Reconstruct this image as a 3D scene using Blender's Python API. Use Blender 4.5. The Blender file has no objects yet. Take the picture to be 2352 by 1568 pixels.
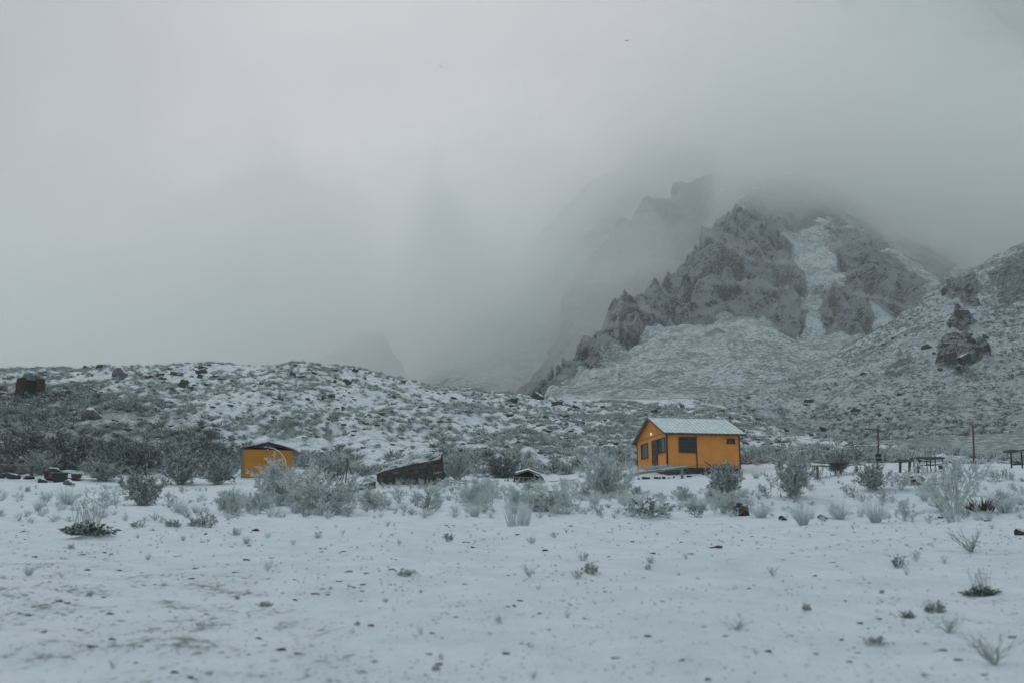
import bpy, math, random
import numpy as np
from mathutils import Vector, Matrix, Quaternion

R = math.radians
rnd = random.Random(7)
rng = np.random.default_rng(11)
scene = bpy.context.scene
col = scene.collection

# ------------------------------------------------------------------ survey of the place
# sight lines: azimuth / elevation readings (2352 x 1568 units) turned into metres
CAMZ = 1.6
F = 2287.0
HOR = 1250.0
PITCH = math.atan((HOR - 784) / F)
CP, SP = math.cos(PITCH), math.sin(PITCH)

def W(px, py, d):
    """the point at depth d (metres along +y) on a sight line"""
    a = (px - 1176) / F
    b = (784 - py) / F
    yc = CP - SP * b
    zc = SP + CP * b
    k = d / yc
    return np.array([a * k, d, CAMZ + zc * k])

def proj(x, y, z):
    z = z - CAMZ
    yc = CP * y + SP * z
    zc = -SP * y + CP * z
    yc = np.maximum(yc, 1e-3)
    return 1176 + F * x / yc, 784 - F * zc / yc

# ------------------------------------------------------------------ numpy noise
def _hash(ix, iy, iz, s):
    h = (ix.astype(np.int64) * 374761393 + iy.astype(np.int64) * 668265263 + iz.astype(np.int64) * 2147483647 + s * 1274126177) & 0xFFFFFFFF
    h = ((h ^ (h >> 13)) * 1274126177) & 0xFFFFFFFF
    h = ((h ^ (h >> 16)) * 2246822519) & 0xFFFFFFFF
    return (h ^ (h >> 15)) & 0xFFFFFFFF

_G = rng.normal(size=(256, 3)); _G /= np.linalg.norm(_G, axis=1)[:, None]

def perlin(x, y, z, s=0):
    x = np.asarray(x, float); y = np.asarray(y, float); z = np.asarray(z, float) + 0 * x
    ix, iy, iz = np.floor(x), np.floor(y), np.floor(z)
    fx, fy, fz = x - ix, y - iy, z - iz
    ux, uy, uz = (t * t * t * (t * (t * 6 - 15) + 10) for t in (fx, fy, fz))
    out = 0
    for dx in (0, 1):
        wx = ux if dx else 1 - ux
        for dy in (0, 1):
            wy = uy if dy else 1 - uy
            for dz in (0, 1):
                wz = uz if dz else 1 - uz
                g = _G[_hash(ix + dx, iy + dy, iz + dz, s) & 255]
                out = out + wx * wy * wz * (g[..., 0] * (fx - dx) + g[..., 1] * (fy - dy) + g[..., 2] * (fz - dz))
    return out * 1.5

def fbm(x, y, z=0.0, octv=4, s=0, lac=2.03, gain=.5):
    a, t, f = 1.0, 0, 1.0
    for o in range(octv):
        t = t + a * perlin(x * f, y * f, z * f, s + o * 17)
        a *= gain; f *= lac
    return t

def ridged(x, y, z=0.0, octv=4, s=0, lac=2.1, gain=.5):
    a, t, f = 1.0, 0, 1.0
    for o in range(octv):
        n = 1 - np.abs(perlin(x * f, y * f, z * f, s + o * 17)) * 2
        t = t + a * n
        a *= gain; f *= lac
    return t

def worley(x, y, z, s=0):
    """distances to the two nearest scattered points: fractured blocks"""
    ix, iy, iz = np.floor(x), np.floor(y), np.floor(z)
    f1 = np.full(x.shape, 9.0); f2 = np.full(x.shape, 9.0)
    for dx in (-1, 0, 1):
        for dy in (-1, 0, 1):
            for dz in (-1, 0, 1):
                h = _hash(ix + dx, iy + dy, iz + dz, s)
                px = ix + dx + (h & 1023) / 1023.0; py = iy + dy + ((h >> 10) & 1023) / 1023.0; pz = iz + dz + ((h >> 20) & 1023) / 1023.0
                d = np.sqrt((x - px) ** 2 + (y - py) ** 2 + (z - pz) ** 2)
                f2 = np.where(d < f1, f1, np.minimum(f2, d)); f1 = np.minimum(f1, d)
    return f1, f2

def smooth(a, axis, sig):
    n = int(sig * 3) + 1
    k = np.exp(-np.arange(-n, n + 1) ** 2 / (2.0 * sig * sig)); k /= k.sum()
    pad = [(0, 0)] * a.ndim; pad[axis] = (n, n)
    p = np.pad(a, pad, mode='edge')
    out = np.zeros_like(a)
    L = a.shape[axis]
    for i, w in enumerate(k):
        sl = [slice(None)] * a.ndim; sl[axis] = slice(i, i + L)
        out += w * p[tuple(sl)]
    return out

def sstep(a, b, x):
    t = np.clip((x - a) / (b - a), 0, 1)
    return t * t * (3 - 2 * t)

def polymask(px, py, poly, soft):
    """1 inside an outline, 0 outside, soft edge"""
    n = len(poly)
    inside = np.zeros(px.shape, bool)
    dist = np.full(px.shape, 1e9)
    for i in range(n):
        x1, y1 = poly[i]; x2, y2 = poly[(i + 1) % n]
        c = ((y1 > py) != (y2 > py)) & (px < (x2 - x1) * (py - y1) / ((y2 - y1) if y2 != y1 else 1e-9) + x1)
        inside ^= c
        t = np.clip(((px - x1) * (x2 - x1) + (py - y1) * (y2 - y1)) / ((x2 - x1) ** 2 + (y2 - y1) ** 2 + 1e-9), 0, 1)
        dist = np.minimum(dist, np.hypot(px - x1 - t * (x2 - x1), py - y1 - t * (y2 - y1)))
    return sstep(-soft, soft, np.where(inside, dist, -dist))

# ------------------------------------------------------------------ mesh helpers
def mesh_np(name, verts, faces_flat, loop_tot, mats, smoothf=True):
    me = bpy.data.meshes.new(name)
    nv = len(verts); nf = len(loop_tot)
    me.vertices.add(nv); me.vertices.foreach_set('co', np.ascontiguousarray(verts, np.float32).ravel())
    me.loops.add(len(faces_flat)); me.loops.foreach_set('vertex_index', np.ascontiguousarray(faces_flat, np.int32))
    me.polygons.add(nf)
    st = np.concatenate([[0], np.cumsum(loop_tot)[:-1]]).astype(np.int32)
    me.polygons.foreach_set('loop_start', st)
    me.polygons.foreach_set('loop_total', np.asarray(loop_tot, np.int32))
    if smoothf:
        me.polygons.foreach_set('use_smooth', np.ones(nf, bool))
    me.update(calc_edges=True); me.validate()
    for m in (mats if isinstance(mats, (list, tuple)) else [mats]):
        me.materials.append(m)
    return me

def link(name, me, parent=None, loc=None, rotz=None):
    o = bpy.data.objects.new(name, me); col.objects.link(o)
    if parent is not None: o.parent = parent
    if loc is not None: o.location = loc
    if rotz is not None: o.rotation_euler = (0, 0, rotz)
    return o

def tag(o, label=None, cat=None, group=None, kind=None):
    if label: o['label'] = label
    if cat: o['category'] = cat
    if group: o['group'] = group
    if kind: o['kind'] = kind
    return o

def attr(me, name, vals):
    a = me.attributes.new(name, 'FLOAT', 'POINT'); a.data.foreach_set('value', np.ascontiguousarray(vals, np.float32).ravel())

def linedist(px, py, line):
    dist = np.full(px.shape, 1e9)
    for (x1, y1), (x2, y2) in zip(line[:-1], line[1:]):
        t = np.clip(((px - x1) * (x2 - x1) + (py - y1) * (y2 - y1)) / ((x2 - x1) ** 2 + (y2 - y1) ** 2 + 1e-9), 0, 1)
        dist = np.minimum(dist, np.hypot(px - x1 - t * (x2 - x1), py - y1 - t * (y2 - y1)))
    return dist

class Sheet:
    """a piece of terrain: profile lines of the survey, interpolated over (x/(y+y0), y)"""
    def __init__(s, lines, y0, umin, umax, nu, ys, su=4, sy=3):
        s.y0 = y0; s.U = np.linspace(umin, umax, nu); s.Y = np.asarray(ys)
        YK, ZK = [], []
        for ln in lines:
            pts = np.array([q if len(q) == 4 else (*W(*q), 0) for q in ln])[:, :3]
            u = pts[:, 0] / (pts[:, 1] + y0)
            o = np.argsort(u)
            yk = np.interp(s.U, u[o], pts[o, 1]); zk = np.interp(s.U, u[o], pts[o, 2])
            YK.append(smooth(yk, 0, su)); ZK.append(smooth(zk, 0, su))
        YK = np.array(YK); ZK = np.array(ZK)
        YK = np.maximum.accumulate(YK + np.arange(len(YK))[:, None] * 1e-3, axis=0)
        Z = np.empty((nu, len(s.Y)))
        for i in range(nu):
            Z[i] = np.interp(s.Y, YK[:, i], ZK[:, i])
        s.Z = smooth(Z, 1, sy)
        s.UU, s.YY = np.meshgrid(s.U, s.Y, indexing='ij')
        s.XX = s.UU * (s.YY + y0)
        s.DX = np.zeros_like(s.XX); s.DY = np.zeros_like(s.XX)
    def z(s, x, y):
        x = np.asarray(x, float); y = np.asarray(y, float)
        u = x / (y + s.y0)
        fi = np.clip((u - s.U[0]) / (s.U[1] - s.U[0]), 0, len(s.U) - 1.001)
        fj = np.clip(np.interp(y, s.Y, np.arange(len(s.Y))), 0, len(s.Y) - 1.001)
        i = fi.astype(int); j = fj.astype(int); a = fi - i; b = fj - j
        Z = s.Z
        return (Z[i, j] * (1 - a) * (1 - b) + Z[i + 1, j] * a * (1 - b) + Z[i, j + 1] * (1 - a) * b + Z[i + 1, j + 1] * a * b)
    def mesh(s, name, mat, attrs=None):
        nu, ny = s.Z.shape
        v = np.stack([s.XX + s.DX, s.YY + s.DY, s.Z], -1).reshape(-1, 3)
        i, j = np.meshgrid(np.arange(nu - 1), np.arange(ny - 1), indexing='ij')
        a = (i * ny + j).ravel()
        q = np.stack([a, a + ny, a + ny + 1, a + 1], -1)
        me = mesh_np(name, v, q.ravel(), np.full(len(q), 4), mat)
        for k, vals in (attrs or {}).items():
            attr(me, k, vals.ravel())
        return link(name, me)
    def hit(s, px, py, lo=3.0, hi=400.0):
        """where a sight line first meets this sheet (vectorised over arrays)"""
        px = np.atleast_1d(np.asarray(px, float)); py = np.atleast_1d(np.asarray(py, float))
        a = (px - 1176) / F; b = (784 - py) / F
        yc = CP - SP * b; zc = SP + CP * b
        res = np.full(px.shape, np.nan); prev = np.full(px.shape, lo)
        ds = lo * (hi / lo) ** np.linspace(0, 1, 700)
        done = np.zeros(px.shape, bool)
        for d in ds:
            k = d / yc
            below = (CAMZ + zc * k) < s.z(a * k, np.full(px.shape, d))
            new = below & ~done
            res[new] = (prev[new] + d) / 2
            done |= below
            prev[:] = d
        r2 = np.nan_to_num(res, nan=50.0)
        x = a * r2 / yc
        return x, res, s.z(x, r2)

# ------------------------------------------------------------------ materials
def newmat(name):
    m = bpy.data.materials.new(name); m.use_nodes = True
    nt = m.node_tree; b = nt.nodes['Principled BSDF']
    return m, nt, b

def nd(nt, typ, **kw):
    n = nt.nodes.new(typ)
    for k, v in kw.items():
        if k in n.inputs: n.inputs[k].default_value = v
        else: setattr(n, k, v)
    return n

def math_(nt, op, a, b=None, c=None, clamp=False):
    n = nt.nodes.new('ShaderNodeMath'); n.operation = op; n.use_clamp = clamp
    for i, v in enumerate((a, b, c)):
        if v is None: continue
        if isinstance(v, (int, float)): n.inputs[i].default_value = v
        else: nt.links.new(v, n.inputs[i])
    return n.outputs[0]

def ramp(nt, fac, lo, hi):
    n = nt.nodes.new('ShaderNodeMapRange'); n.interpolation_type = 'SMOOTHSTEP'
    nt.links.new(fac, n.inputs['Value'])
    n.inputs['From Min'].default_value = lo; n.inputs['From Max'].default_value = hi
    return n.outputs[0]

def mixc(nt, fac, a, b):
    n = nt.nodes.new('ShaderNodeMix'); n.data_type = 'RGBA'
    if isinstance(fac, (int, float)): n.inputs[0].default_value = fac
    else: nt.links.new(fac, n.inputs[0])
    for i, v in ((6, a), (7, b)):
        if isinstance(v, tuple): n.inputs[i].default_value = (*v, 1)
        else: nt.links.new(v, n.inputs[i])
    return n.outputs[2]

def noise(nt, scale, detail=4, rough=.55, vec=None, dist=0.0):
    n = nt.nodes.new('ShaderNodeTexNoise')
    n.inputs['Scale'].default_value = scale; n.inputs['Detail'].default_value = detail
    n.inputs['Roughness'].default_value = rough; n.inputs['Distortion'].default_value = dist
    if vec is not None: nt.links.new(vec, n.inputs['Vector'])
    return n.outputs['Fac']

def wpos(nt):
    return nt.nodes.new('ShaderNodeNewGeometry').outputs['Position']

def normz(nt):
    g = nt.nodes.new('ShaderNodeNewGeometry'); s = nt.nodes.new('ShaderNodeSeparateXYZ')
    nt.links.new(g.outputs['Normal'], s.inputs[0]); return s.outputs['Z']

def attrn(nt, name):
    n = nt.nodes.new('ShaderNodeAttribute'); n.attribute_name = name; return n.outputs['Fac']

def bump(nt, b, h, strength, dist):
    n = nt.nodes.new('ShaderNodeBump'); n.inputs['Strength'].default_value = strength; n.inputs['Distance'].default_value = dist
    nt.links.new(h, n.inputs['Height']); nt.links.new(n.outputs[0], b.inputs['Normal'])

def scaled(nt, vec, sx, sy, sz, rot=(0, 0, 0)):
    m = nt.nodes.new('ShaderNodeMapping'); nt.links.new(vec, m.inputs[0])
    m.inputs['Scale'].default_value = (sx, sy, sz); m.inputs['Rotation'].default_value = rot
    return m.outputs[0]

SNOW = (.74, .775, .85)

def mat_ground():
    m, nt, b = newmat('snowy_ground')
    p = wpos(nt)
    cover = attrn(nt, 'bare')           # how much soil and low plants show through the snow
    ps = scaled(nt, p, 1, .6, 1)
    n1 = noise(nt, 9.0, 6, .68, ps, .2)
    n2 = noise(nt, 1.1, 4, .6, p)
    n3 = noise(nt, 17, 3, .6, ps)
    t = math_(nt, 'ADD', math_(nt, 'MULTIPLY', n1, .62), math_(nt, 'MULTIPLY', n2, .38))
    t = math_(nt, 'ADD', t, math_(nt, 'MULTIPLY', cover, .21))
    f = ramp(nt, t, .62, .72)
    fine = math_(nt, 'MULTIPLY', ramp(nt, n3, .62, .72), .35)
    f = math_(nt, 'MAXIMUM', f, math_(nt, 'MULTIPLY', fine, math_(nt, 'ADD', cover, .12)), clamp=True)
    soil = mixc(nt, ramp(nt, n2, .4, .6), (.10, .095, .09), (.13, .14, .13))
    snow = mixc(nt, ramp(nt, n2, .35, .65), SNOW, (.66, .70, .77))
    c = mixc(nt, math_(nt, 'MULTIPLY', f, .8), snow, soil)
    nt.links.new(c, b.inputs['Base Color']); b.inputs['Roughness'].default_value = .75
    b.inputs['Specular IOR Level'].default_value = .2
    h = math_(nt, 'ADD', math_(nt, 'MULTIPLY', n1, .7), math_(nt, 'MULTIPLY', n3, .3))
    bump(nt, b, h, .7, .12)
    return m

def mat_mountain(name='snowy_rock_slope', dots=1.2, rockc=(.026, .034, .037), rockc2=(.085, .09, .085), slo=-.03, shi=.24, sc=.62, cov=.85):
    m, nt, b = newmat(name)
    p = wpos(nt)
    rock = attrn(nt, 'rock')
    nz = normz(nt)
    # strata run diagonally
    pr = scaled(nt, scaled(nt, p, 1, 1, 1, (0, R(33), 0)), .42, .55, 1.5)
    n1 = noise(nt, .07, 8, .72, pr, .6)
    n2 = noise(nt, .55, 8, .74, pr, .5)
    n3 = noise(nt, dots, 4, .6, p)
    n4 = noise(nt, .03, 4, .6, p)
    # snow on rock: lies on flatter faces, fine dusting elsewhere
    c0 = lambda q, w: math_(nt, 'MULTIPLY', math_(nt, 'SUBTRACT', q, .5), w)
    n5 = noise(nt, 1.15, 6, .75, pr, .8)
    s = math_(nt, 'ADD', math_(nt, 'MULTIPLY', nz, .62), c0(n2, 1.6))
    s = math_(nt, 'ADD', s, c0(n1, .25)); s = math_(nt, 'ADD', s, c0(n3, .9)); s = math_(nt, 'ADD', s, c0(n5, 2.4))
    snow_rock = math_(nt, 'MULTIPLY', ramp(nt, s, slo, shi), .85)
    # scree slope: mostly snow, low plants showing as dots
    d = math_(nt, 'ADD', math_(nt, 'MULTIPLY', n3, .6), math_(nt, 'MULTIPLY', n4, .4))
    d = math_(nt, 'ADD', d, math_(nt, 'MULTIPLY', n2, .18))
    n6 = noise(nt, .16, 5, .7, scaled(nt, p, 1, .35, 1))
    n7 = noise(nt, sc, 5, .7, scaled(nt, p, .75, .75, 2.0))
    d = math_(nt, 'ADD', .5, c0(n7, 1.5)); d = math_(nt, 'ADD', d, c0(n3, .7)); d = math_(nt, 'ADD', d, c0(n6, .55)); d = math_(nt, 'ADD', d, c0(n4, .5))
    snow_scree = math_(nt, 'SUBTRACT', 1.0, math_(nt, 'MULTIPLY', ramp(nt, d, .40, .60), cov))
    rk = ramp(nt, math_(nt, 'ADD', math_(nt, 'ADD', rock, c0(n1, 1.2)), c0(n2, 1.1)), .32, .62)
    snow = mixc(nt, rk, snow_scree, snow_rock)
    rc = mixc(nt, ramp(nt, n1, .35, .65), rockc, rockc2)
    pl = mixc(nt, n2, (.12, .14, .12), (.2, .22, .2))
    basec = mixc(nt, rk, pl, rc)
    c = mixc(nt, snow, basec, (.68, .74, .80))
    nt.links.new(c, b.inputs['Base Color']); b.inputs['Roughness'].default_value = .85
    b.inputs['Specular IOR Level'].default_value = .15
    h = math_(nt, 'ADD', math_(nt, 'MULTIPLY', n2, 1.6), math_(nt, 'MULTIPLY', n5, .7))
    bump(nt, b, math_(nt, 'MULTIPLY', h, math_(nt, 'ADD', math_(nt, 'MULTIPLY', rk, .8), .2)), 1.0, 4.5)
    return m

def mat_rock(name, c1, c2, snow_lo=.45, snow_hi=.62, scale=3.0, amount=1.0):
    m, nt, b = newmat(name)
    p = wpos(nt); nz = normz(nt)
    n1 = noise(nt, scale, 6, .65, p, .3); n2 = noise(nt, scale * 5, 4, .6, p)
    c = mixc(nt, ramp(nt, n1, .35, .65), c1, c2)
    c = mixc(nt, math_(nt, 'MULTIPLY', n2, .35), c, (.02, .02, .022))
    s = math_(nt, 'ADD', nz, math_(nt, 'MULTIPLY', math_(nt, 'SUBTRACT', n1, .5), .8))
    s = math_(nt, 'ADD', s, math_(nt, 'MULTIPLY', math_(nt, 'SUBTRACT', n2, .5), .7))
    s = math_(nt, 'MULTIPLY', ramp(nt, s, snow_lo, snow_hi), amount)
    c = mixc(nt, s, c, (.66, .74, .80))
    nt.links.new(c, b.inputs['Base Color']); b.inputs['Roughness'].default_value = .85
    b.inputs['Specular IOR Level'].default_value = .2
    bump(nt, b, math_(nt, 'ADD', n1, math_(nt, 'MULTIPLY', n2, .4)), .6, .3 / scale)
    return m

def mat_plain(name, c, rough=.6, var=.3, scale=6.0, metal=0.0, frost=0.0, stretch=None, c2=None):
    m, nt, b = newmat(name)
    tc = nt.nodes.new('ShaderNodeTexCoord').outputs['Object']
    if stretch: tc = scaled(nt, tc, *stretch)
    n1 = noise(nt, scale, 5, .6, tc)
    cc = mixc(nt, ramp(nt, n1, .3, .7), tuple(v * (1 - var) for v in c), c2 or tuple(min(1, v * (1 + var)) for v in c))
    if frost:
        n2 = noise(nt, scale * 2.7, 4, .6, tc)
        s = math_(nt, 'ADD', normz(nt), math_(nt, 'MULTIPLY', math_(nt, 'SUBTRACT', n2, .5), .6))
        cc = mixc(nt, math_(nt, 'MULTIPLY', ramp(nt, s, .35, .6), frost), cc, (.66, .74, .80))
    nt.links.new(cc, b.inputs['Base Color']); b.inputs['Roughness'].default_value = rough
    b.inputs['Metallic'].default_value = metal
    bump(nt, b, n1, .25, .02)
    return m

def mat_plant(name, green, frostc, bias):
    """twigs and leaves under rime: attribute 'f' says how much frost each twig carries"""
    m, nt, b = newmat(name)
    f = attrn(nt, 'f')
    n1 = noise(nt, 2.3, 3, .6, wpos(nt))
    oi = nt.nodes.new('ShaderNodeObjectInfo').outputs['Random']
    t = math_(nt, 'ADD', f, math_(nt, 'MULTIPLY', math_(nt, 'SUBTRACT', n1, .5), .7))
    t = math_(nt, 'ADD', t, math_(nt, 'MULTIPLY', math_(nt, 'SUBTRACT', oi, .5), .22))
    t = ramp(nt, math_(nt, 'ADD', t, bias), .1, 1.0)
    c = mixc(nt, t, green, frostc)
    nt.links.new(c, b.inputs['Base Color']); b.inputs['Roughness'].default_value = .8
    b.inputs['Specular IOR Level'].default_value = .1
    return m
# ------------------------------------------------------------------ terrain
M_GROUND = mat_ground()
M_MOUNT = mat_mountain()
M_FAR = mat_mountain('snowy_far_slope', 1.2, (.05, .06, .062), (.11, .12, .115), -.04, .26, .5, .5)
M_HILL = mat_mountain('snowy_hill_slope', 1.6, (.022, .026, .028), (.06, .065, .062), .20, .66, 1.5, .62)

gl = [
    [(-60., -30., -1.6, 0), (60., -30., -1.6, 0)],
    [(-60., 3., .35, 0), (60., 3., .35, 0)],
    [(-600, 1568, 7), (1176, 1568, 7), (2950, 1568, 7)],
    [(-600, 1150, 46), (0, 1150, 46), (300, 1163, 44), (700, 1178, 42), (1176, 1190, 41), (1700, 1195, 40), (2352, 1190, 40), (2950, 1190, 40)],
    [(-600, 1120, 58), (0, 1115, 58), (500, 1132, 56), (900, 1135, 55), (1176, 1135, 56), (1600, 1118, 56), (1850, 1105, 53), (2100, 1086, 52), (2352, 1078, 52), (2950, 1070, 52)],
    [(-600, 1100, 72), (0, 1097, 72), (400, 1105, 70), (600, 1098, 69), (900, 1106, 66), (1200, 1107, 68), (1430, 1104, 68), (1500, 1099, 68.5), (1600, 1093, 69.5), (1700, 1088, 70.5), (1800, 1078, 68), (2000, 1073, 64), (2352, 1074, 62), (2950, 1070, 62)],
    [(-600, 1060, 84), (0, 1062, 84), (500, 1064, 85), (900, 1062, 85), (1200, 1072, 84), (1450, 1056, 86), (1700, 1050, 88), (1850, 1056, 86), (2000, 1062, 84), (2352, 1066, 82), (2950, 1066, 82)],
    [(-600, 860, 150), (-100, 846, 150), (0, 842, 150), (300, 836, 150), (700, 834, 148), (850, 850, 150), (1000, 884, 152), (1200, 908, 155), (1350, 920, 158), (1600, 922, 160), (1750, 955, 150), (1900, 1005, 125), (2100, 1040, 105), (2352, 1055, 100), (2950, 1060, 100)],
    [(-600, 900, 185), (0, 900, 185), (300, 895, 185), (700, 885, 183), (850, 890, 185), (1000, 912, 190), (1200, 930, 190), (1600, 935, 195), (1750, 970, 185), (1900, 1020, 160), (2100, 1055, 140), (2352, 1070, 135), (2950, 1070, 135)],
    [(-300., 330., 4., 0), (400., 330., 4., 0)],
]
ys = np.concatenate([np.linspace(-30, 2.9, 24), 3 * (330 / 3) ** np.linspace(0, 1, 720)])
G = Sheet(gl, 40, -.62, .62, 860, ys, 5, 4)
X, Y = G.XX, G.YY
far = sstep(60, 95, Y); near = 1 - sstep(30, 60, Y)
dz = fbm(X / 9, Y / 14, 0, 4, 3) * .16 * (1 + far * 3)
dz += fbm(X / 2.6, Y / 4.5, 0, 3, 13) * .10 * (1 - sstep(30, 60, Y))
dz += fbm(X / 1.6, Y / 1.6, 0, 4, 5) * (.05 + .10 * far)
dz += np.maximum(0, fbm(X / .42, Y / .6, 0, 3, 9)) * .035 * near
dz += (ridged(X / 7, Y / 7, 0, 4, 21) - 1.2) * .45 * far
dz *= sstep(2, 8, Y) * (1 - .8 * np.exp(-(((X - 12) / 8) ** 2 + ((Y - 74) / 7) ** 2)))
G.Z = G.Z + dz
PX, PY = proj(X, Y, G.Z)
bare = np.zeros_like(X)
bare += .55 * polymask(PX, PY, [(-200, 880), (200, 900), (420, 950), (500, 1000), (540, 1070), (500, 1100), (-200, 1100)], 40)
bare += .48 * far + .10 * sstep(45, 60, Y)
bare += .50 * polymask(PX, PY, [(-300, 1200), (150, 1260), (620, 1330), (900, 1420), (1000, 1700), (-300, 1700)], 90)
bare += .22 * sstep(1176, 2300, PX) * (1 - far)
bare += .15 * fbm(X / 6, Y / 6, 3, 3, 31)
bare = np.clip(bare, 0, 1)
ground = tag(G.mesh('ground', M_GROUND, {'bare': bare}), kind='structure')

# the nearer slope climbing beyond the benches
hl = [
    [(-50., 84., 0., 0), (400., 84., 0., 0)],
    [(1200, 1000, 120), (1500, 985, 140), (1700, 950, 145), (1900, 1020, 112), (2100, 1056, 95), (2352, 1070, 86), (2950, 1075, 84), (3600, 1075, 84)],
    [(1200, 990, 150), (1500, 960, 165), (1700, 935, 175), (1900, 955, 165), (2100, 940, 165), (2352, 930, 165), (2950, 900, 165), (3600, 900, 165)],
    [(1200, 985, 180), (1500, 955, 190), (1640, 926, 215), (1700, 906, 230), (1850, 862, 270), (1950, 800, 310), (2050, 725, 350), (2150, 660, 385), (2250, 615, 430), (2352, 555, 480), (2950, 300, 620), (3600, 100, 700)],
    [(1200, 1000, 240), (1640, 950, 260), (1850, 900, 320), (2050, 800, 400), (2250, 700, 480), (2352, 640, 530), (2950, 400, 680), (3600, 200, 760)],
]
H = Sheet(hl, 0, -.02, 1.0, 760, 82 * (620 / 82) ** np.linspace(0, 1, 620), 5, 3)
X, Y = H.XX, H.YY
PX, PY = proj(X, Y, H.Z)
PX = PX + fbm(X / 9, Y / 9, H.Z / 9, 4, 45) * 22; PY = PY + fbm(X / 9, Y / 9, H.Z / 9, 4, 47) * 22
rk = np.maximum.reduce([polymask(PX, PY, q, 9) for q in ([(2165, 665), (2232, 652), (2246, 695), (2205, 712)], [(2195, 742), (2235, 738), (2228, 772), (2188, 776)], [(2150, 812), (2212, 782), (2258, 790), (2272, 820), (2250, 848), (2195, 856), (2150, 845)])])
rk = np.maximum(rk, .75 * polymask(PX, PY, [(2270, 640), (2352, 580), (2420, 560), (2352, 680), (2300, 700)], 14))
rk = np.maximum(rk, .1 * polymask(PX, PY, [(1890, 1000), (1960, 960), (2030, 960), (2060, 1000), (1990, 1030), (1900, 1030)], 16))
rk = np.maximum(rk, .35 * polymask(PX, PY, [(1860, 925), (2000, 870), (2090, 820), (2100, 835), (1990, 900), (1880, 945)], 9))
amp = .8 + rk * 2.4
H.Z = H.Z + fbm(X / 40, Y / 40, 0, 4, 41) * 3.0 * sstep(95, 160, Y) + (ridged(X / 13, Y / 13, H.Z / 13, 5, 43) - 1.2) * amp * sstep(90, 125, Y)
H.Z += rk * 2.0 * sstep(150, 200, Y)
tag(H.mesh('hillside', M_HILL, {'rock': rk}), kind='structure')

# the mountain, its front rock rib and main face
al = [
    [(700, 965, 235), (1100, 960, 240), (1200, 935, 235), (1700, 935, 235), (2352, 960, 260), (3000, 960, 260)],
    [(700, 975, 300), (1100, 960, 300), (1180, 935, 310), (1280, 890, 360), (1440, 812, 430), (1550, 750, 480), (1730, 722, 520), (1860, 775, 500), (1980, 775, 480), (2100, 720, 520), (2352, 680, 560), (3000, 650, 600)],
    [(700, 990, 330), (1150, 950, 330), (1212, 908, 347), (1240, 868, 362), (1285, 825, 392), (1345, 760, 432), (1400, 716, 470), (1440, 690, 492), (1500, 640, 530), (1560, 595, 562), (1620, 540, 600), (1685, 483, 640), (1760, 520, 650), (1830, 560, 660), (1920, 530, 690), (2000, 548, 690), (2100, 600, 660), (2200, 640, 640), (2352, 680, 640), (3000, 700, 640)],
    [(700, 1010, 370), (1150, 1000, 370), (1212, 1000, 390), (1285, 940, 435), (1345, 880, 475), (1440, 800, 540), (1560, 700, 620), (1640, 600, 680), (1685, 460, 760), (1760, 405, 900), (1850, 425, 880), (1950, 488, 850), (2050, 540, 800), (2200, 598, 760), (2352, 660, 720), (3000, 700, 720)],
    [(700, 1050, 980), (1285, 1000, 980), (1600, 850, 980), (1760, 520, 980), (1850, 520, 980), (2200, 700, 980), (3000, 800, 980)],
]
A = Sheet(al, 0, -.25, .75, 1000, 235 * (980 / 235) ** np.linspace(0, 1, 760), 3, 2)
X, Y = A.XX, A.YY
PX, PY = proj(X, Y, A.Z)
wx = fbm(X / 30, Y / 30, A.Z / 30, 3, 51) * 26
wy = fbm(X / 30, Y / 30, A.Z / 30, 3, 57) * 26
PXw, PYw = PX + wx, PY + wy
R1 = [(1205, 915), (1280, 820), (1340, 752), (1435, 682), (1555, 587), (1615, 532), (1685, 475), (1740, 500), (1800, 560), (1835, 610), (1850, 690), (1835, 735), (1862, 768), (1800, 752), (1730, 716), (1640, 742), (1540, 747), (1470, 776), (1440, 802), (1390, 830), (1300, 872), (1235, 920)]
R2 = [(1895, 515), (1940, 528), (2000, 543), (2060, 588), (2130, 655), (2090, 722), (2000, 692), (1940, 662), (1925, 600)]
R3 = [(1880, 672), (1960, 668), (1992, 720), (1992, 768), (1910, 748), (1885, 712)]
rk = np.maximum.reduce([polymask(PXw, PYw, R1, 17), polymask(PXw, PYw, R2, 17), polymask(PXw, PYw, R3, 12), polymask(PXw, PYw, [(2040, 680), (2065, 690), (2060, 740), (2040, 720)], 6)])
rk2 = .55 * polymask(PXw, PYw, [(1690, 470), (1760, 400), (1860, 415), (1960, 490), (2210, 600), (2180, 640), (2060, 560), (1900, 500), (1800, 540)], 14)
rk = np.maximum(rk, rk2)
rkd = smooth(smooth(rk, 0, 5), 1, 5)
q = (X * .82 - A.Z * .57)      # across the strata
n_big = ridged(X / 62, Y / 62, A.Z / 62, 5, 61) - 1.2
n_str = ridged(q / 26, Y / 90, A.Z / 80, 4, 67) - 1.2
fade = sstep(245, 300, Y)
wq = fbm(X / 26, Y / 26, A.Z / 26, 3, 64) * .5
f1a, f2a = worley(q / 30 + wq, Y / 34 + wq, (X * .5 + A.Z) / 46, 5)
f1b, f2b = worley(q / 11 + wq * 2, Y / 13, (X * .5 + A.Z) / 17, 6)
blocks = (np.minimum(f2a - f1a, .45) - .25) * 16 - f1a * 6 + 4 + (np.minimum(f2b - f1b, .4) - .2) * 8
A.Z = A.Z + fade * (rkd * (n_big * 5.5 + n_str * 4.5 + blocks) + (1 - rkd) * (fbm(X / 45, Y / 45, 0, 4, 71) * 3.2 + (ridged(X / 16, Y / 90, 0, 4, 75) - 1.2) * 2.2))
A.DY = -rkd * fade * (ridged(X / 30, A.Z / 30, Y / 30, 5, 81) - 1.1) * 6
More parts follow.
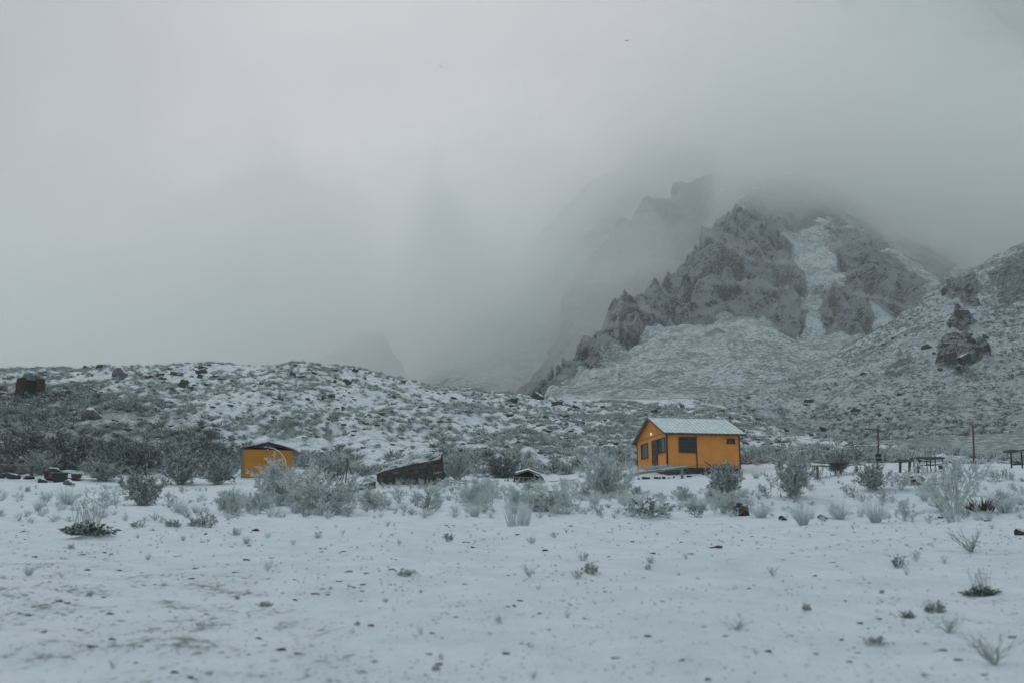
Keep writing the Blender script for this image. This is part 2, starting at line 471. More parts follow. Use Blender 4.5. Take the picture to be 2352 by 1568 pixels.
cm = lambda pts: [((2000 + a / 1.122) * .5742, (680 + b / 1.122) * .5742) for a, b in pts]
for wd, dp, ln in ((6, 11, [(1010, 395), (890, 480), (780, 560), (700, 660), (610, 740)]), (5, 9, [(1045, 190), (1120, 280), (1250, 440), (1300, 520), (1370, 560)]), (5, 8, [(870, 310), (980, 360), (1080, 440), (1200, 470), (1260, 460)]),
                   (6, 11, [(1525, 370), (1560, 450), (1680, 520), (1800, 560), (1890, 600)]), (6, 10, [(1450, 520), (1500, 600), (1600, 640), (1680, 720)]), (5, 8, [(400, 690), (310, 800), (240, 900)]),
                   (5, 7, [(1360, 650), (1330, 730), (1290, 690)]), (5, 9, [(950, 690), (800, 640), (750, 560)]), (4, 7, [(1180, 250), (1260, 330), (1340, 390)]), (4, 7, [(560, 640), (545, 720), (600, 780)]), (5, 8, [(1480, 260), (1550, 290), (1640, 300), (1800, 350)])):
    dl = linedist(PX + wx * .35, PY + wy * .35, cm(ln))
    dp *= 1.9
    A.Z -= dp * np.exp(-(dl / wd) ** 2) * np.clip(rkd * 1.3, 0, 1)
    A.Z += dp * .22 * np.exp(-((linedist(PX + wx * .35, PY + wy * .35 + 9, cm(ln))) / (wd * 1.3)) ** 2) * np.clip(rkd * 1.3, 0, 1)
tag(A.mesh('mountain', M_MOUNT, {'rock': rk}), kind='structure')

# the second rib behind it
bl = [
    [(1000, 960, 470), (1200, 930, 470), (1350, 930, 500), (2000, 930, 560), (2400, 900, 560)],
    [(1000, 1000, 520), (1150, 935, 560), (1225, 880, 610), (1275, 780, 680), (1308, 660, 720), (1338, 610, 745), (1390, 560, 785), (1420, 515, 812), (1500, 448, 870), (1580, 415, 900), (1700, 395, 950), (1850, 400, 950), (2000, 480, 950), (2400, 640, 900)],
    [(1000, 1050, 700), (1240, 960, 760), (1338, 760, 860), (1500, 560, 980), (1700, 450, 1050), (2400, 700, 1050)],
]
B = Sheet(bl, 0, -.1, .52, 560, 468 * (1040 / 468) ** np.linspace(0, 1, 420), 2, 2)
X, Y = B.XX, B.YY
rkb = np.clip(.8 + .5 * fbm(X / 80, Y / 80, B.Z / 80, 3, 91), 0, 1)
B.Z = B.Z + sstep(480, 560, Y) * ((ridged(X / 55, Y / 55, B.Z / 55, 6, 93) - 1.2) * 9 + (ridged(X / 16, Y / 16, B.Z / 16, 4, 95) - 1.2) * 4)
B.DX = fbm(Y / 30, B.Z / 30, X / 30, 4, 97) * 7
tag(B.mesh('mountain', M_FAR, {'rock': rkb}), kind='structure')

# the wide far slope behind the valley
cl = [
    [(200, 960, 560), (900, 940, 560), (1300, 930, 600), (2100, 930, 640), (3200, 900, 640)],
    [(200, 905, 820), (700, 880, 850), (850, 868, 880), (930, 850, 800), (1000, 812, 740), (1070, 755, 750), (1150, 665, 790), (1250, 535, 850), (1350, 420, 960), (1500, 320, 1150), (1700, 320, 1150), (1900, 380, 1120), (2100, 440, 1050), (2352, 470, 1000), (3200, 380, 1000)],
    [(200, 1000, 1200), (1050, 900, 1250), (1500, 600, 1300), (3200, 600, 1300)],
]
C = Sheet(cl, 0, -.45, .9, 560, 558 * (1290 / 558) ** np.linspace(0, 1, 300), 4, 3)
X, Y = C.XX, C.YY
rkc = np.clip(.05 + .5 * fbm(X / 90, Y / 90, C.Z / 90, 3, 101), 0, .3)
C.Z = C.Z + sstep(560, 700, Y) * (fbm(X / 90, Y / 90, 0, 4, 103) * 10 + (ridged(X / 35, Y / 70, 0, 4, 105) - 1.2) * 3)
tag(C.mesh('mountain', M_FAR, {'rock': rkc}), kind='structure')

# the small crag standing in the mist beyond the left ridge
kl = [
    [(500, 960, 520), (1050, 960, 520)],
    [(560, 920, 560), (680, 855, 590), (745, 812, 600), (790, 778, 600), (825, 748, 600), (862, 742, 600), (890, 765, 600), (912, 805, 600), (928, 845, 600), (965, 880, 590), (1050, 960, 560)],
    [(500, 1000, 700), (1050, 1000, 700)],
]
K = Sheet(kl, 0, -.30, -.05, 260, np.linspace(519, 700, 200), 4, 9)
X, Y = K.XX, K.YY
K.Z = K.Z + sstep(525, 560, Y) * (1 - sstep(660, 695, Y)) * (ridged(X / 22, Y / 22, K.Z / 22, 4, 111) - 1.2) * 4.5
tag(K.mesh('hill', M_FAR, {'rock': np.clip(.5 + .5 * fbm(X / 20, Y / 20, 0, 3, 113), 0, 1)}), kind='structure')

# ------------------------------------------------------------------ haze, low cloud, sky, sun, camera
def mat_volume(name, colr, density, aniso=.3):
    m = bpy.data.materials.new(name); m.use_nodes = True
    nt = m.node_tree; nt.nodes.clear()
    o = nt.nodes.new('ShaderNodeOutputMaterial'); v = nt.nodes.new('ShaderNodeVolumePrincipled')
    v.inputs['Color'].default_value = (*colr, 1); v.inputs['Density'].default_value = density
    v.inputs['Anisotropy'].default_value = aniso
    nt.links.new(v.outputs[0], o.inputs['Volume'])
    return m

def box_mesh(name, lo, hi, mat):
    v = np.array([(x, y, z) for x in (lo[0], hi[0]) for y in (lo[1], hi[1]) for z in (lo[2], hi[2])], float)
    f = [(0, 1, 3, 2), (4, 6, 7, 5), (0, 4, 5, 1), (2, 3, 7, 6), (0, 2, 6, 4), (1, 5, 7, 3)]
    return mesh_np(name, v, np.array(f).ravel(), [4] * 6, mat, False)

HAZE_D = .00040
zmin = min(float(s.Z.min()) for s in (G, H, A, B, C, K))
haze = link('haze', box_mesh('haze', (-1300, -60, zmin - 1), (1500, 1420, 700), mat_volume('haze_air', (.94, .97, .99), HAZE_D, .2)))
tag(haze, kind='stuff')

def cloud(name, x0, x1, y0, y1, nx, ny, bottom, top, density, mat):
    xs = np.linspace(x0, x1, nx); yy = np.linspace(y0, y1, ny)
    XX, YY = np.meshgrid(xs, yy, indexing='ij')
    zb = bottom(XX, YY); zt = np.maximum(top(XX, YY), zb + 1.5)
    edge = np.minimum.reduce([XX - x0, x1 - XX, YY - y0, y1 - YY])
    n = nx * ny
    v = np.concatenate([np.stack([XX, YY, zb], -1).reshape(-1, 3), np.stack([XX, YY, zt], -1).reshape(-1, 3)])
    i, j = np.meshgrid(np.arange(nx - 1), np.arange(ny - 1), indexing='ij')
    a = (i * ny + j).ravel()
    fb = np.stack([a, a + 1, a + ny + 1, a + ny], -1)
    ft = np.stack([a, a + ny, a + ny + 1, a + 1], -1) + n
    side = []
    def strip(idx, flip):
        for p, q in zip(idx[:-1], idx[1:]):
            side.append((p, q, q + n, p + n) if not flip else (q, p, p + n, q + n))
    I = np.arange(n).reshape(nx, ny)
    strip(I[:, 0], False); strip(I[:, -1], True); strip(I[0, :], True); strip(I[-1, :], False)
    q = np.concatenate([fb, ft, np.array(side)])
    o = link(name, mesh_np(name, v, q.ravel(), [4] * len(q), mat))
    return tag(o, kind='stuff')

M_CLOUD = mat_volume('cloud_air', (.992, .994, .996), .0060, .75)
def cb_bottom(x, y):
    px, _ = proj(x, y, 200.0)
    # elevation of the cloud base as a function of bearing, rising with distance
    b = np.interp(px, [0, 500, 900, 1150, 1300, 1450, 1700, 1950, 2200, 2500], [85, 85, 95, 120, 150, 188, 226, 210, 190, 190])
    b = b - 75 * sstep(610, 720, y) * (1 - sstep(1560, 1720, px)) * sstep(1150, 1300, px)
    b = b + fbm(x / 130, y / 130, 0, 4, 201) * 42 + fbm(x / 38, y / 38, 0, 3, 207) * 14
    return b
def cb_top(x, y):
    e = np.minimum.reduce([sstep(-950, -600, x), 1 - sstep(900, 1250, x), sstep(455, 640, y), 1 - sstep(1150, 1360, y)])
    return cb_bottom(x, y) + e * (115 + 240 * sstep(780, 980, y) * sstep(-330, -120, x) + 60 * fbm(x / 160, y / 160, 5, 4, 211)) 
cloud('low_cloud', -950, 1250, 455, 1360, 150, 90, cb_bottom, cb_top, .006, M_CLOUD)
# mist pooled in the valley beyond the left ridge
M_MIST = mat_volume('mist_air', (.992, .994, .996), .0066, .35)
def m_bottom(x, y):
    px, _ = proj(x, y, 100.0)
    return 30 + 62 * sstep(880, 1020, px) + fbm(x / 70, y / 70, 0, 4, 221) * 22
def m_top(x, y):
    px, _ = proj(x, y, 100.0)
    fr_ = 245 + 260 * sstep(-62, -5, x) - 95 * sstep(5, 40, x) + 1.2 * np.maximum(x, 0)
    e = np.minimum.reduce([sstep(-900, -650, x), sstep(0, 120, y - fr_), 1 - sstep(1180, 1350, y), 1 - sstep(95, 230, x)])
    return m_bottom(x, y) + e * (120 + 45 * fbm(x / 90, y / 90, 5, 4, 231))
cloud('mist', -900, 230, 262, 1350, 120, 110, m_bottom, m_top, .004, M_MIST)

world = bpy.data.worlds.new("World"); scene.world = world; world.use_nodes = True
nt = world.node_tree
bg = nt.nodes['Background']
SUN_EL, SUN_AZ = 48, -28            # degrees; azimuth clockwise from +y
sky = nt.nodes.new('ShaderNodeTexSky'); sky.sky_type = 'NISHITA'; sky.sun_disc = False
sky.sun_elevation = R(SUN_EL); sky.sun_rotation = R(SUN_AZ); sky.altitude = 2000; sky.air_density = 1.0; sky.dust_density = 3.0
tc = nt.nodes.new('ShaderNodeTexCoord').outputs['Generated']
sep = nt.nodes.new('ShaderNodeSeparateXYZ'); nt.links.new(tc, sep.inputs[0])
el = sep.outputs['Z']
cn = noise(nt, 2.2, 4, .5, scaled(nt, tc, 1, 1, 1.8), .4)
k = math_(nt, 'ADD', math_(nt, 'MULTIPLY', ramp(nt, el, .42, .95), 5.6), 4.4)
k = math_(nt, 'MULTIPLY', k, math_(nt, 'ADD', math_(nt, 'MULTIPLY', cn, .55), .72))
# brighter patch ahead; the sky colour dims towards the sides, like a vignette
vd = nt.nodes.new('ShaderNodeVectorMath'); vd.operation = 'DOT_PRODUCT'
nt.links.new(tc, vd.inputs[0]); vd.inputs[1].default_value = (math.sin(R(-7)) * math.cos(R(24)), math.cos(R(-7)) * math.cos(R(24)), math.sin(R(24)))
glow = math_(nt, 'MULTIPLY', ramp(nt, vd.outputs['Value'], .84, 1.0), .56)
k = math_(nt, 'MULTIPLY', k, math_(nt, 'ADD', glow, .62))
grey = nt.nodes.new('ShaderNodeCombineXYZ')
nt.links.new(math_(nt, 'MULTIPLY', k, math_(nt, 'ADD', math_(nt, 'MULTIPLY', glow, .40), .845)), grey.inputs[0])
nt.links.new(k, grey.inputs[1]); nt.links.new(math_(nt, 'MULTIPLY', k, 1.02), grey.inputs[2])
skyc = mixc(nt, .93, sky.outputs[0], grey.outputs[0])
nt.links.new(skyc, bg.inputs['Color']); bg.inputs['Strength'].default_value = .12

sl = bpy.data.lights.new('sun', 'SUN'); sl.energy = .5; sl.angle = R(20); sl.color = (1, .96, .9)
so = bpy.data.objects.new('sun', sl); col.objects.link(so)
sd = Vector((math.sin(R(SUN_AZ)) * math.cos(R(SUN_EL)), math.cos(R(SUN_AZ)) * math.cos(R(SUN_EL)), math.sin(R(SUN_EL))))
so.rotation_euler = sd.to_track_quat('Z', 'Y').to_euler()

cam = bpy.data.cameras.new('camera'); cam.sensor_width = 36; cam.lens = 35; cam.clip_end = 4000; cam.clip_start = .1
cam.dof.use_dof = True; cam.dof.focus_distance = 62; cam.dof.aperture_fstop = 1.25
co = bpy.data.objects.new('camera', cam); col.objects.link(co)
co.location = (0, 0, CAMZ); co.rotation_euler = (R(90) + PITCH, 0, 0)
scene.camera = co
scene.view_settings.view_transform = 'Standard'; scene.view_settings.look = 'None'
scene.view_settings.exposure = .08; scene.view_settings.gamma = 1
cy = scene.cycles
cy.use_adaptive_sampling = True; cy.adaptive_threshold = .02
cy.max_bounces = 20; cy.diffuse_bounces = 4; cy.glossy_bounces = 2; cy.transmission_bounces = 4; cy.volume_bounces = 18; cy.transparent_max_bounces = 12
cy.use_denoising = True
# ------------------------------------------------------------------ plants
class TB:
    """triangles gathered for a plant"""
    def __init__(s): s.v = []; s.t = []; s.f = []; s.n = 0
    def tri(s, a, b, c, f):
        s.v += [a, b, c]; s.t.append((s.n, s.n + 1, s.n + 2)); s.f += [f, f, f]; s.n += 3
    def stick(s, a, b, r0, r1, f):
        d = b - a; L = np.linalg.norm(d)
        if L < 1e-6: return
        d = d / L
        h = np.array([0, 0, 1.]) if abs(d[2]) < .9 else np.array([1., 0, 0])
        u = np.cross(d, h); u /= np.linalg.norm(u); w = np.cross(d, u)
        k = s.n
        for c, r in ((a, r0), (b, r1)):
            for i in range(3):
                an = i * 2.0944
                s.v.append(c + (u * math.cos(an) + w * math.sin(an)) * r)
        s.f += [f] * 6; s.n += 6
        for i in range(3):
            j = (i + 1) % 3
            s.t += [(k + i, k + j, k + 3 + j), (k + i, k + 3 + j, k + 3 + i)]
    def blade(s, a, d, L, w, f, g):
        u = np.cross(d, g.normal(size=3)); u /= np.linalg.norm(u) + 1e-9
        s.tri(a - u * w / 2, a + u * w / 2, a + d * L, f)
    def arrays(s): return np.array(s.v), np.array(s.t), np.array(s.f)
    def mesh(s, name, mat, smooth=False):
        v, t, f = s.arrays()
        me = mesh_np(name, v, t.ravel(), np.full(len(t), 3), mat, smooth)
        attr(me, 'f', f)
        return me

def unit(v): return v / (np.linalg.norm(v) + 1e-9)

def bush(seed, spread=.9, stems=16, subs=5, twigs=5, nl=.045, nw=.016, nn=7, gap=0.0, fr=.5, droop=.1, low=.15):
    """radiating, forking stems with rimed twigs; unit height"""
    g = np.random.default_rng(seed); tb = TB()
    for i in range(stems):
        az = 2 * math.pi * (i + g.random()) / stems; tilt = g.random() ** .75 * spread
        d = np.array([math.cos(az) * math.sin(tilt), math.sin(az) * math.sin(tilt), math.cos(tilt)])
        L = (.62 + .3 * g.random()) * (1 - .25 * (tilt / 1.5) ** 2)
        p = np.array([math.cos(az), math.sin(az), 0]) * .06 * g.random()
        pts = [p]; dd = d
        for k in range(5):
            dd = unit(dd + g.normal(size=3) * .13 + np.array([0, 0, .06 - droop * tilt * .5])); pts.append(pts[-1] + dd * L / 5)
        for k in range(5): tb.stick(pts[k], pts[k + 1], .012 * (1 - k * .14), .012 * (1 - (k + 1) * .14), fr + .1 * g.random())
        for k in range(subs):
            t = low + (1 - low) * (k + g.random()) / subs; q = pts[min(4, int(t * 5))] + (pts[min(5, int(t * 5) + 1)] - pts[min(4, int(t * 5))]) * (t * 5 % 1)
            sd = unit(dd * .6 + g.normal(size=3) * .55 + np.array([0, 0, .25])); sl = (.12 + .2 * g.random()) * (1.15 - .4 * t)
            if g.random() < gap: continue
            e = q + sd * sl; tb.stick(q, e, .007, .004, fr + .2 * g.random())
            for j in range(twigs):
                a = q + sd * sl * (.2 + .8 * (j + g.random()) / twigs)
                td = unit(sd + g.normal(size=3) * .6 + np.array([0, 0, .2])); tl = .05 + .09 * g.random()
                f = np.clip(fr + g.normal() * .25, 0, 1.1)
                tb.stick(a, a + td * tl, .005, .003, f)
                for m in range(nn):
                    b = a + td * tl * (m + .5) / nn
                    tb.blade(b, unit(td * .7 + g.normal(size=3) * .75), nl * (.6 + .8 * g.random()), nw, np.clip(f + g.normal() * .18, 0, 1.2), g)
    return tb

def tuft(seed, n=160, spread=.55, w=.016, fr=.6, bend=.35, foot=.12):
    """upright arching blades; unit height"""
    g = np.random.default_rng(seed); tb = TB()
    for i in range(n):
        az = g.random() * 6.283; r = foot * math.sqrt(g.random()); tilt = spread * g.random() ** .8
        p = np.array([math.cos(az) * r, math.sin(az) * r, 0]); az += g.normal() * .5
        d = np.array([math.cos(az) * math.sin(tilt), math.sin(az) * math.sin(tilt), math.cos(tilt)])
        L = .45 + .55 * g.random(); f = np.clip(fr + g.normal() * .25, 0, 1.2)
        side = unit(np.cross(d, g.normal(size=3))); q = p
        for k in range(3):
            w0 = w * (1 - k * .3); w1 = w * (1 - (k + 1) * .3)
            e = q + d * L / 3
            tb.tri(q - side * w0 / 2, q + side * w0 / 2, e + side * w1 / 2, f); tb.tri(q - side * w0 / 2, e + side * w1 / 2, e - side * w1 / 2, f)
            q = e; d = unit(d + np.array([math.cos(az), math.sin(az), -.6]) * bend * .5 * (k + 1) * tilt)
    return tb

def herb(seed, n=60, spread=1.2, leaf=.3, fr=.25, stalks=0):
    """low clump of drooping leaves, sometimes with dry flower stalks; unit height of the leafy part"""
    g = np.random.default_rng(seed); tb = TB()
    for i in range(n):
        az = g.random() * 6.283; r = .55 * math.sqrt(g.random()); p = np.array([math.cos(az) * r, math.sin(az) * r, 0])
        tilt = spread * g.random(); az += g.normal() * .6
        d = unit(np.array([math.cos(az) * math.sin(tilt), math.sin(az) * math.sin(tilt), math.cos(tilt)]))
        h = .35 + .55 * g.random(); e = p + d * h; tb.stick(p, e, .012, .008, fr)
        for k in range(7):
            b = p + d * h * (.3 + .7 * g.random()); ld = unit(d + g.normal(size=3) * .8)
            L = leaf * (.5 + .6 * g.random()); f = np.clip(fr + g.normal() * .22, 0, 1.1)
            u = unit(np.cross(ld, g.normal(size=3))) * L * .22; m = b + ld * L * .5
            tb.tri(b, m + u, b + ld * L, f); tb.tri(b, b + ld * L + np.array([0, 0, -.02]), m - u, f)
    for i in range(stalks):
        az = g.random() * 6.283; r = .5 * math.sqrt(g.random()); p = np.array([math.cos(az) * r, math.sin(az) * r, 0])
        d = unit(np.array([g.normal() * .12, g.normal() * .12, 1])); L = 1.3 + 1.1 * g.random()
        q = p
        for k in range(3):
            e = q + d * L / 3; tb.stick(q, e, .012, .010, .75); q = e; d = unit(d + g.normal(size=3) * .06)
        for k in range(6): tb.blade(q, unit(g.normal(size=3)), .09, .04, .8, g)
    return tb

def twiggy(seed, n=14, fr=.45):
    """a small leafless plant, a few forked bare shoots"""
    g = np.random.default_rng(seed); tb = TB()
    for i in range(n):
        az = g.random() * 6.283; tilt = .25 + .65 * g.random()
        d = np.array([math.cos(az) * math.sin(tilt), math.sin(az) * math.sin(tilt), math.cos(tilt)]); q = np.zeros(3); L = .5 + .5 * g.random()
        for k in range(4):
            e = q + d * L / 4; tb.stick(q, e, .014 * (1 - k * .2), .014 * (1 - (k + 1) * .2), fr + .3 * g.random())
            if k:
                sd = unit(d + g.normal(size=3) * .5); tb.stick(q, q + sd * .2, .008, .004, fr + .3 * g.random())
                for m in range(4): tb.blade(q + sd * .05 * m, unit(sd + g.normal(size=3) * .7), .06, .018, fr + .3 * g.random(), g)
            q = e; d = unit(d + g.normal(size=3) * .18 + np.array([0, 0, .1]))
    return tb

FROST = (.67, .72, .735)
P_PALE = mat_plant('rimed_leaves_pale', (.17, .19, .17), FROST, .42)
P_MID = mat_plant('rimed_leaves', (.075, .09, .08), (.62, .67, .665), .15)
P_DARK = mat_plant('green_leaves_dusted', (.055, .07, .065), (.52, .58, .57), .04)
P_RED = mat_plant('rusty_dry_leaves', (.085, .062, .055), (.42, .41, .40), .0)

proto = {
    'big': [bush(s, .95, 26, 8, 6, .05, .02, 6, 0, .62).mesh('shrub', P_PALE) for s in (1, 2)],
    'bigmid': [bush(s, .95, 26, 8, 6, .05, .02, 6, 0, .5).mesh('shrub', P_MID) for s in (3, 4)],
    'darkbig': [bush(s, 1.1, 26, 7, 6, .045, .017, 6, 0, .42).mesh('shrub', P_DARK) for s in (5, 6)],
    'open': [bush(s, .85, 17, 7, 5, .035, .011, 5, .15, .55, 0, .3).mesh('shrub', P_PALE) for s in (7,)],
    'sprig': [bush(s, .8, 12, 4, 4, .07, .026, 5, .1, .62).mesh('shrub', P_PALE) for s in (8, 9, 10)],
    'low': [bush(s, 1.15, 12, 4, 4, .07, .026, 5, .1, .5).mesh('shrub', P_MID) for s in (11, 12, 13)],
    'lowdark': [bush(s, 1.1, 11, 4, 3, .09, .034, 5, .1, .42).mesh('shrub', P_DARK) for s in (14, 15, 16)],
    'grass': [tuft(s, 190, .6, .018, .62).mesh('tuft', P_PALE) for s in (17, 18, 19)],
    'stalky': [tuft(s, 110, .28, .03, .75, .1, .26).mesh('tuft', P_PALE) for s in (20,)],
    'brown': [tuft(s, 120, .45, .03, .35, .3, .22).mesh('tuft', P_RED) for s in (21,)],
    'herb': [herb(s, 34, 1.35, .34, .45).mesh('herb', P_MID) for s in (22, 23, 24)],
    'herbdark': [herb(s, 60, 1.35, .3, .38).mesh('herb', P_MID) for s in (25, 26)],
    'herbstalk': [herb(27, 90, 1.2, .26, .2, 34).mesh('herb', P_DARK)],
    'twig': [twiggy(s).mesh('twigs', P_MID) for s in (28, 29)],
}
WORD = {'big': 'pale frosted', 'bigmid': 'grey-green frosted', 'darkbig': 'dark green dense', 'open': 'open twiggy frosted', 'sprig': 'pale rimed', 'low': 'low grey-green', 'lowdark': 'dark green',
        'grass': 'arching frosted', 'stalky': 'upright white-stalked', 'brown': 'rusty brown', 'herb': 'low grey-green', 'herbdark': 'dark leafy', 'herbstalk': 'dark leafy', 'twig': 'leafless frosted'}
NOUN = {'grass': ('grass_tuft', 'grass tuft', 'grass tuft'), 'stalky': ('grass_tuft', 'grass tuft', 'grass tuft'), 'brown': ('grass_tuft', 'grass tuft', 'grass tuft'),
        'herb': ('herb_clump', 'herb clump', 'herb'), 'herbdark': ('herb_clump', 'herb clump', 'herb'), 'herbstalk': ('herb_clump', 'herb clump', 'herb'), 'twig': ('twiggy_plant', 'twiggy plant', 'plant')}
DEF = ('shrub', 'shrub', 'shrub')
plants = []     # (object, kind, px, py, label or None)

def ppm(d): return F / d / .98

def put_plant(kind, px, py, hpx=None, wpx=None, label=None, d=None, h=None, dip=.03, at=None):
    if at is None:
        if d is None:
            x, y, z = (float(t[0]) for t in G.hit(px, py))
        else:
            w = W(px, py, d); x, y = float(w[0]), float(w[1]); z = float(G.z(x, y))
    else:
        x, y = at; z = float(G.z(x, y))
    if not (y == y): return None
    k = ppm(y)
    hh = h if h else hpx / k
    ww = (wpx / k) if wpx else hh * (1.2 if 'big' in kind or 'low' in kind else 1.0) * rnd.uniform(.85, 1.3)
    me = rnd.choice(proto[kind])
    nm = NOUN.get(kind, DEF)
    o = link(nm[0], me, None, (x, y, z - dip * hh), rnd.uniform(0, 6.28))
    base_w = me.get('bw')
    if base_w is None:
        c = np.empty(len(me.vertices) * 3); me.vertices.foreach_get('co', c); c = c.reshape(-1, 3)
        base_w = float(np.percentile(np.abs(c[:, :2]), 97) * 2); me['bw'] = base_w; me['bh'] = float(np.percentile(c[:, 2], 98.5))
    s = ww / base_w
    o.scale = (s, s * rnd.uniform(.85, 1.1), hh / me['bh'] if not kind.startswith('herb') else hh)
    qx, qy = proj(x, y, z)
    plants.append([o, kind, float(qx), float(qy), label])
    return o

named = [
    ('big', 645, 1160, 104, 122, 'large white-rimed shrub growing in front of the yellow shed wall'),
    ('big', 745, 1180, 100, 165, 'broad pale feathery shrub beside the shed, partly covering the log tripod view'),
    ('bigmid', 322, 1160, 84, 92, 'rounded frosted shrub standing alone on the snow short of the yellow shed'),
    ('sprig', 240, 1166, 52, 80, 'loose frosted shrub touching the rounded shrub near the dark stone pile'),
    ('grass', 155, 1158, 44, 62, 'frosted grass tuft closest to the low box table on the snow'),
    ('bigmid', 415, 1112, 78, 115, 'spreading frosted shrub at the hill foot between box table and shed'),
    ('bigmid', 500, 1112, 56, 85, 'grassy frosted shrub touching the shaded side of the yellow shed'),
    ('darkbig', 305, 1090, 78, 128, 'big dark green dome shrub at the hill foot behind the long thin beam'),
    ('darkbig', 165, 1078, 90, 150, 'big dark green shrub thicket behind the low box table'),
    ('darkbig', 55, 1062, 70, 130, 'dark green shrub behind the rough wooden rail fence'),
    ('bigmid', 232, 1104, 50, 85, 'grey-green shrub right behind the long thin beam end'),
    ('bigmid', 90, 1090, 52, 70, 'grey-green shrub rising behind the dark stone pile and fence post'),
    ('big', 1395, 1138, 96, 125, 'large round rimed shrub standing between the dugout and the orange house'),
    ('bigmid', 1665, 1142, 78, 78, 'upright frosted shrub in front of the orange house wall near the small window'),
    ('bigmid', 1825, 1142, 110, 92, 'tall frosted shrub just before the bench of the round table'),
    ('open', 2195, 1178, 150, 165, 'tall open bush with bare lower branches before the oval table'),
    ('bigmid', 2003, 1126, 62, 78, 'frosted shrub below the pole that carries the black bin'),
    ('sprig', 2070, 1122, 44, 66, 'pale shrub between the bin pole and the red-brown boulder'),
    ('bigmid', 1926, 1090, 62, 62, 'frosted shrub directly behind the round one-post table'),
    ('stalky', 1190, 1206, 62, 62, 'upright tuft of white stalks with green foot at the bank edge'),
    ('bigmid', 1052, 1102, 74, 84, 'tangled frosted shrub against the tall end of the huge boulder'),
    ('darkbig', 1155, 1096, 50, 92, 'dark green shrub on the slope just above the dugout'),
    ('low', 905, 1074, 34, 100, 'dark grassy shrub growing behind the sloping back of the huge boulder'),
    ('bigmid', 760, 1098, 54, 90, 'grey frosted shrub behind the log tripod'),
    ('grass', 1845, 1204, 60, 66, 'fan-shaped frosted grass tuft between two half-buried boulders'),
    ('grass', 1928, 1190, 48, 60, 'frosted grass tuft behind the snow-capped dark stone'),
    ('grass', 2012, 1198, 58, 66, 'tall frosted grass tuft with a dark foot on the snow bank edge'),
    ('sprig', 2078, 1196, 50, 62, 'frosted shrub with dark leaves at the bank edge below the red-brown boulder'),
    ('sprig', 2165, 1174, 36, 70, 'low rimed shrub under the bare lower branches of the open bush'),
    ('grass', 2310, 1176, 62, 76, 'frosted grass tuft beside the rusty brown weeds'),
    ('brown', 2255, 1174, 36, 90, 'rusty brown weeds between two frosted tufts at the bank edge'),
    ('herbstalk', 200, 1228, 34, 112, 'wide dark herb clump with many thin dry flower stalks'),
    ('herb', 462, 1210, 40, 66, 'leaning grey-green herb clump with a feathery frosted shoot'),
    ('herb', 316, 1211, 16, 36, 'small herb clump between the stalky clump and the leaning one'),
    ('herbdark', 396, 1208, 18, 36, 'small dark leafy clump next to the leaning feathery clump'),
    ('herb', 932, 1320, 18, 46, 'herb clump alone in the middle of the open snow'),
    ('herbstalk', 2255, 1368, 26, 74, 'dark herb clump with dry stalks, largest on the open snow'),
    ('herbdark', 2148, 1406, 30, 48, 'dark herb clump with long thin shoots on the open snow'),
    ('twig', 2180, 1452, 42, 88, 'leafless forked plant on the open snow below the dark clumps'),
    ('twig', 2285, 1525, 70, 118, 'blurred leafless plant at the lower corner of the snow field'),
    ('twig', 2232, 1266, 56, 90, 'sparse bare twigs sticking out of the snow near the round dark stone'),
    ('herb', 2065, 1300, 30, 32, 'single pale frosted herb clump below the bare twigs'),
    ('herb', 1030, 1240, 20, 26, 'small tufted herb on the snow below the white-stalked tuft'),
    ('herb', 608, 1392, 14, 36, 'small green herb clump among scattered stones on the near snow'),
    ('herbdark', 2085, 1418, 18, 32, 'small dark clump beside the dark herb clump with thin shoots'),
    ('herb', 2010, 1480, 22, 60, 'flattened dark herb clump on the near snow'),
    ('twig', 1690, 1445, 24, 80, 'faint low twigs lying on the near snow'),
    ('grass', 1365, 1160, 34, 46, 'short frosted grass tuft below the large round rimed shrub'),
    ('big', 1250, 1172, 44, 110, 'pale bank shrub between the white-stalked tuft and the round rimed shrub'),
    ('big', 1680, 1178, 50, 82, 'pale wispy shrub leaning over the brown dome boulder'),
    ('lowdark', 1600, 1186, 28, 46, 'small dark green shrub at the bank edge before the brown dome boulder'),
    ('lowdark', 1500, 1186, 44, 92, 'dark green shrub with a pale fringe at the bank edge'),
    ('grass', 1748, 1186, 36, 60, 'wispy frosted tuft just past the brown dome boulder'),
]
for q in named:
    put_plant(q[0], q[1], q[2], q[3], q[4], q[5])
n_named = len(plants)

def zone(px):
    for a, n in ((200, 'below the rail fence'), (420, 'below the long beam'), (560, 'between beam and shed'), (700, 'below the yellow shed'), (840, 'below the log tripod'), (1010, 'below the huge boulder'),
                 (1140, 'between boulder and dugout'), (1290, 'below the dugout'), (1450, 'between dugout and house'), (1580, 'below the house door'),
                 (1740, 'below the house window'), (1880, 'between house and tables'), (1990, 'below the round table'), (2120, 'below the oval table'), (2260, 'below the bare pole')):
        if px < a: return n
    return 'below the square frame'

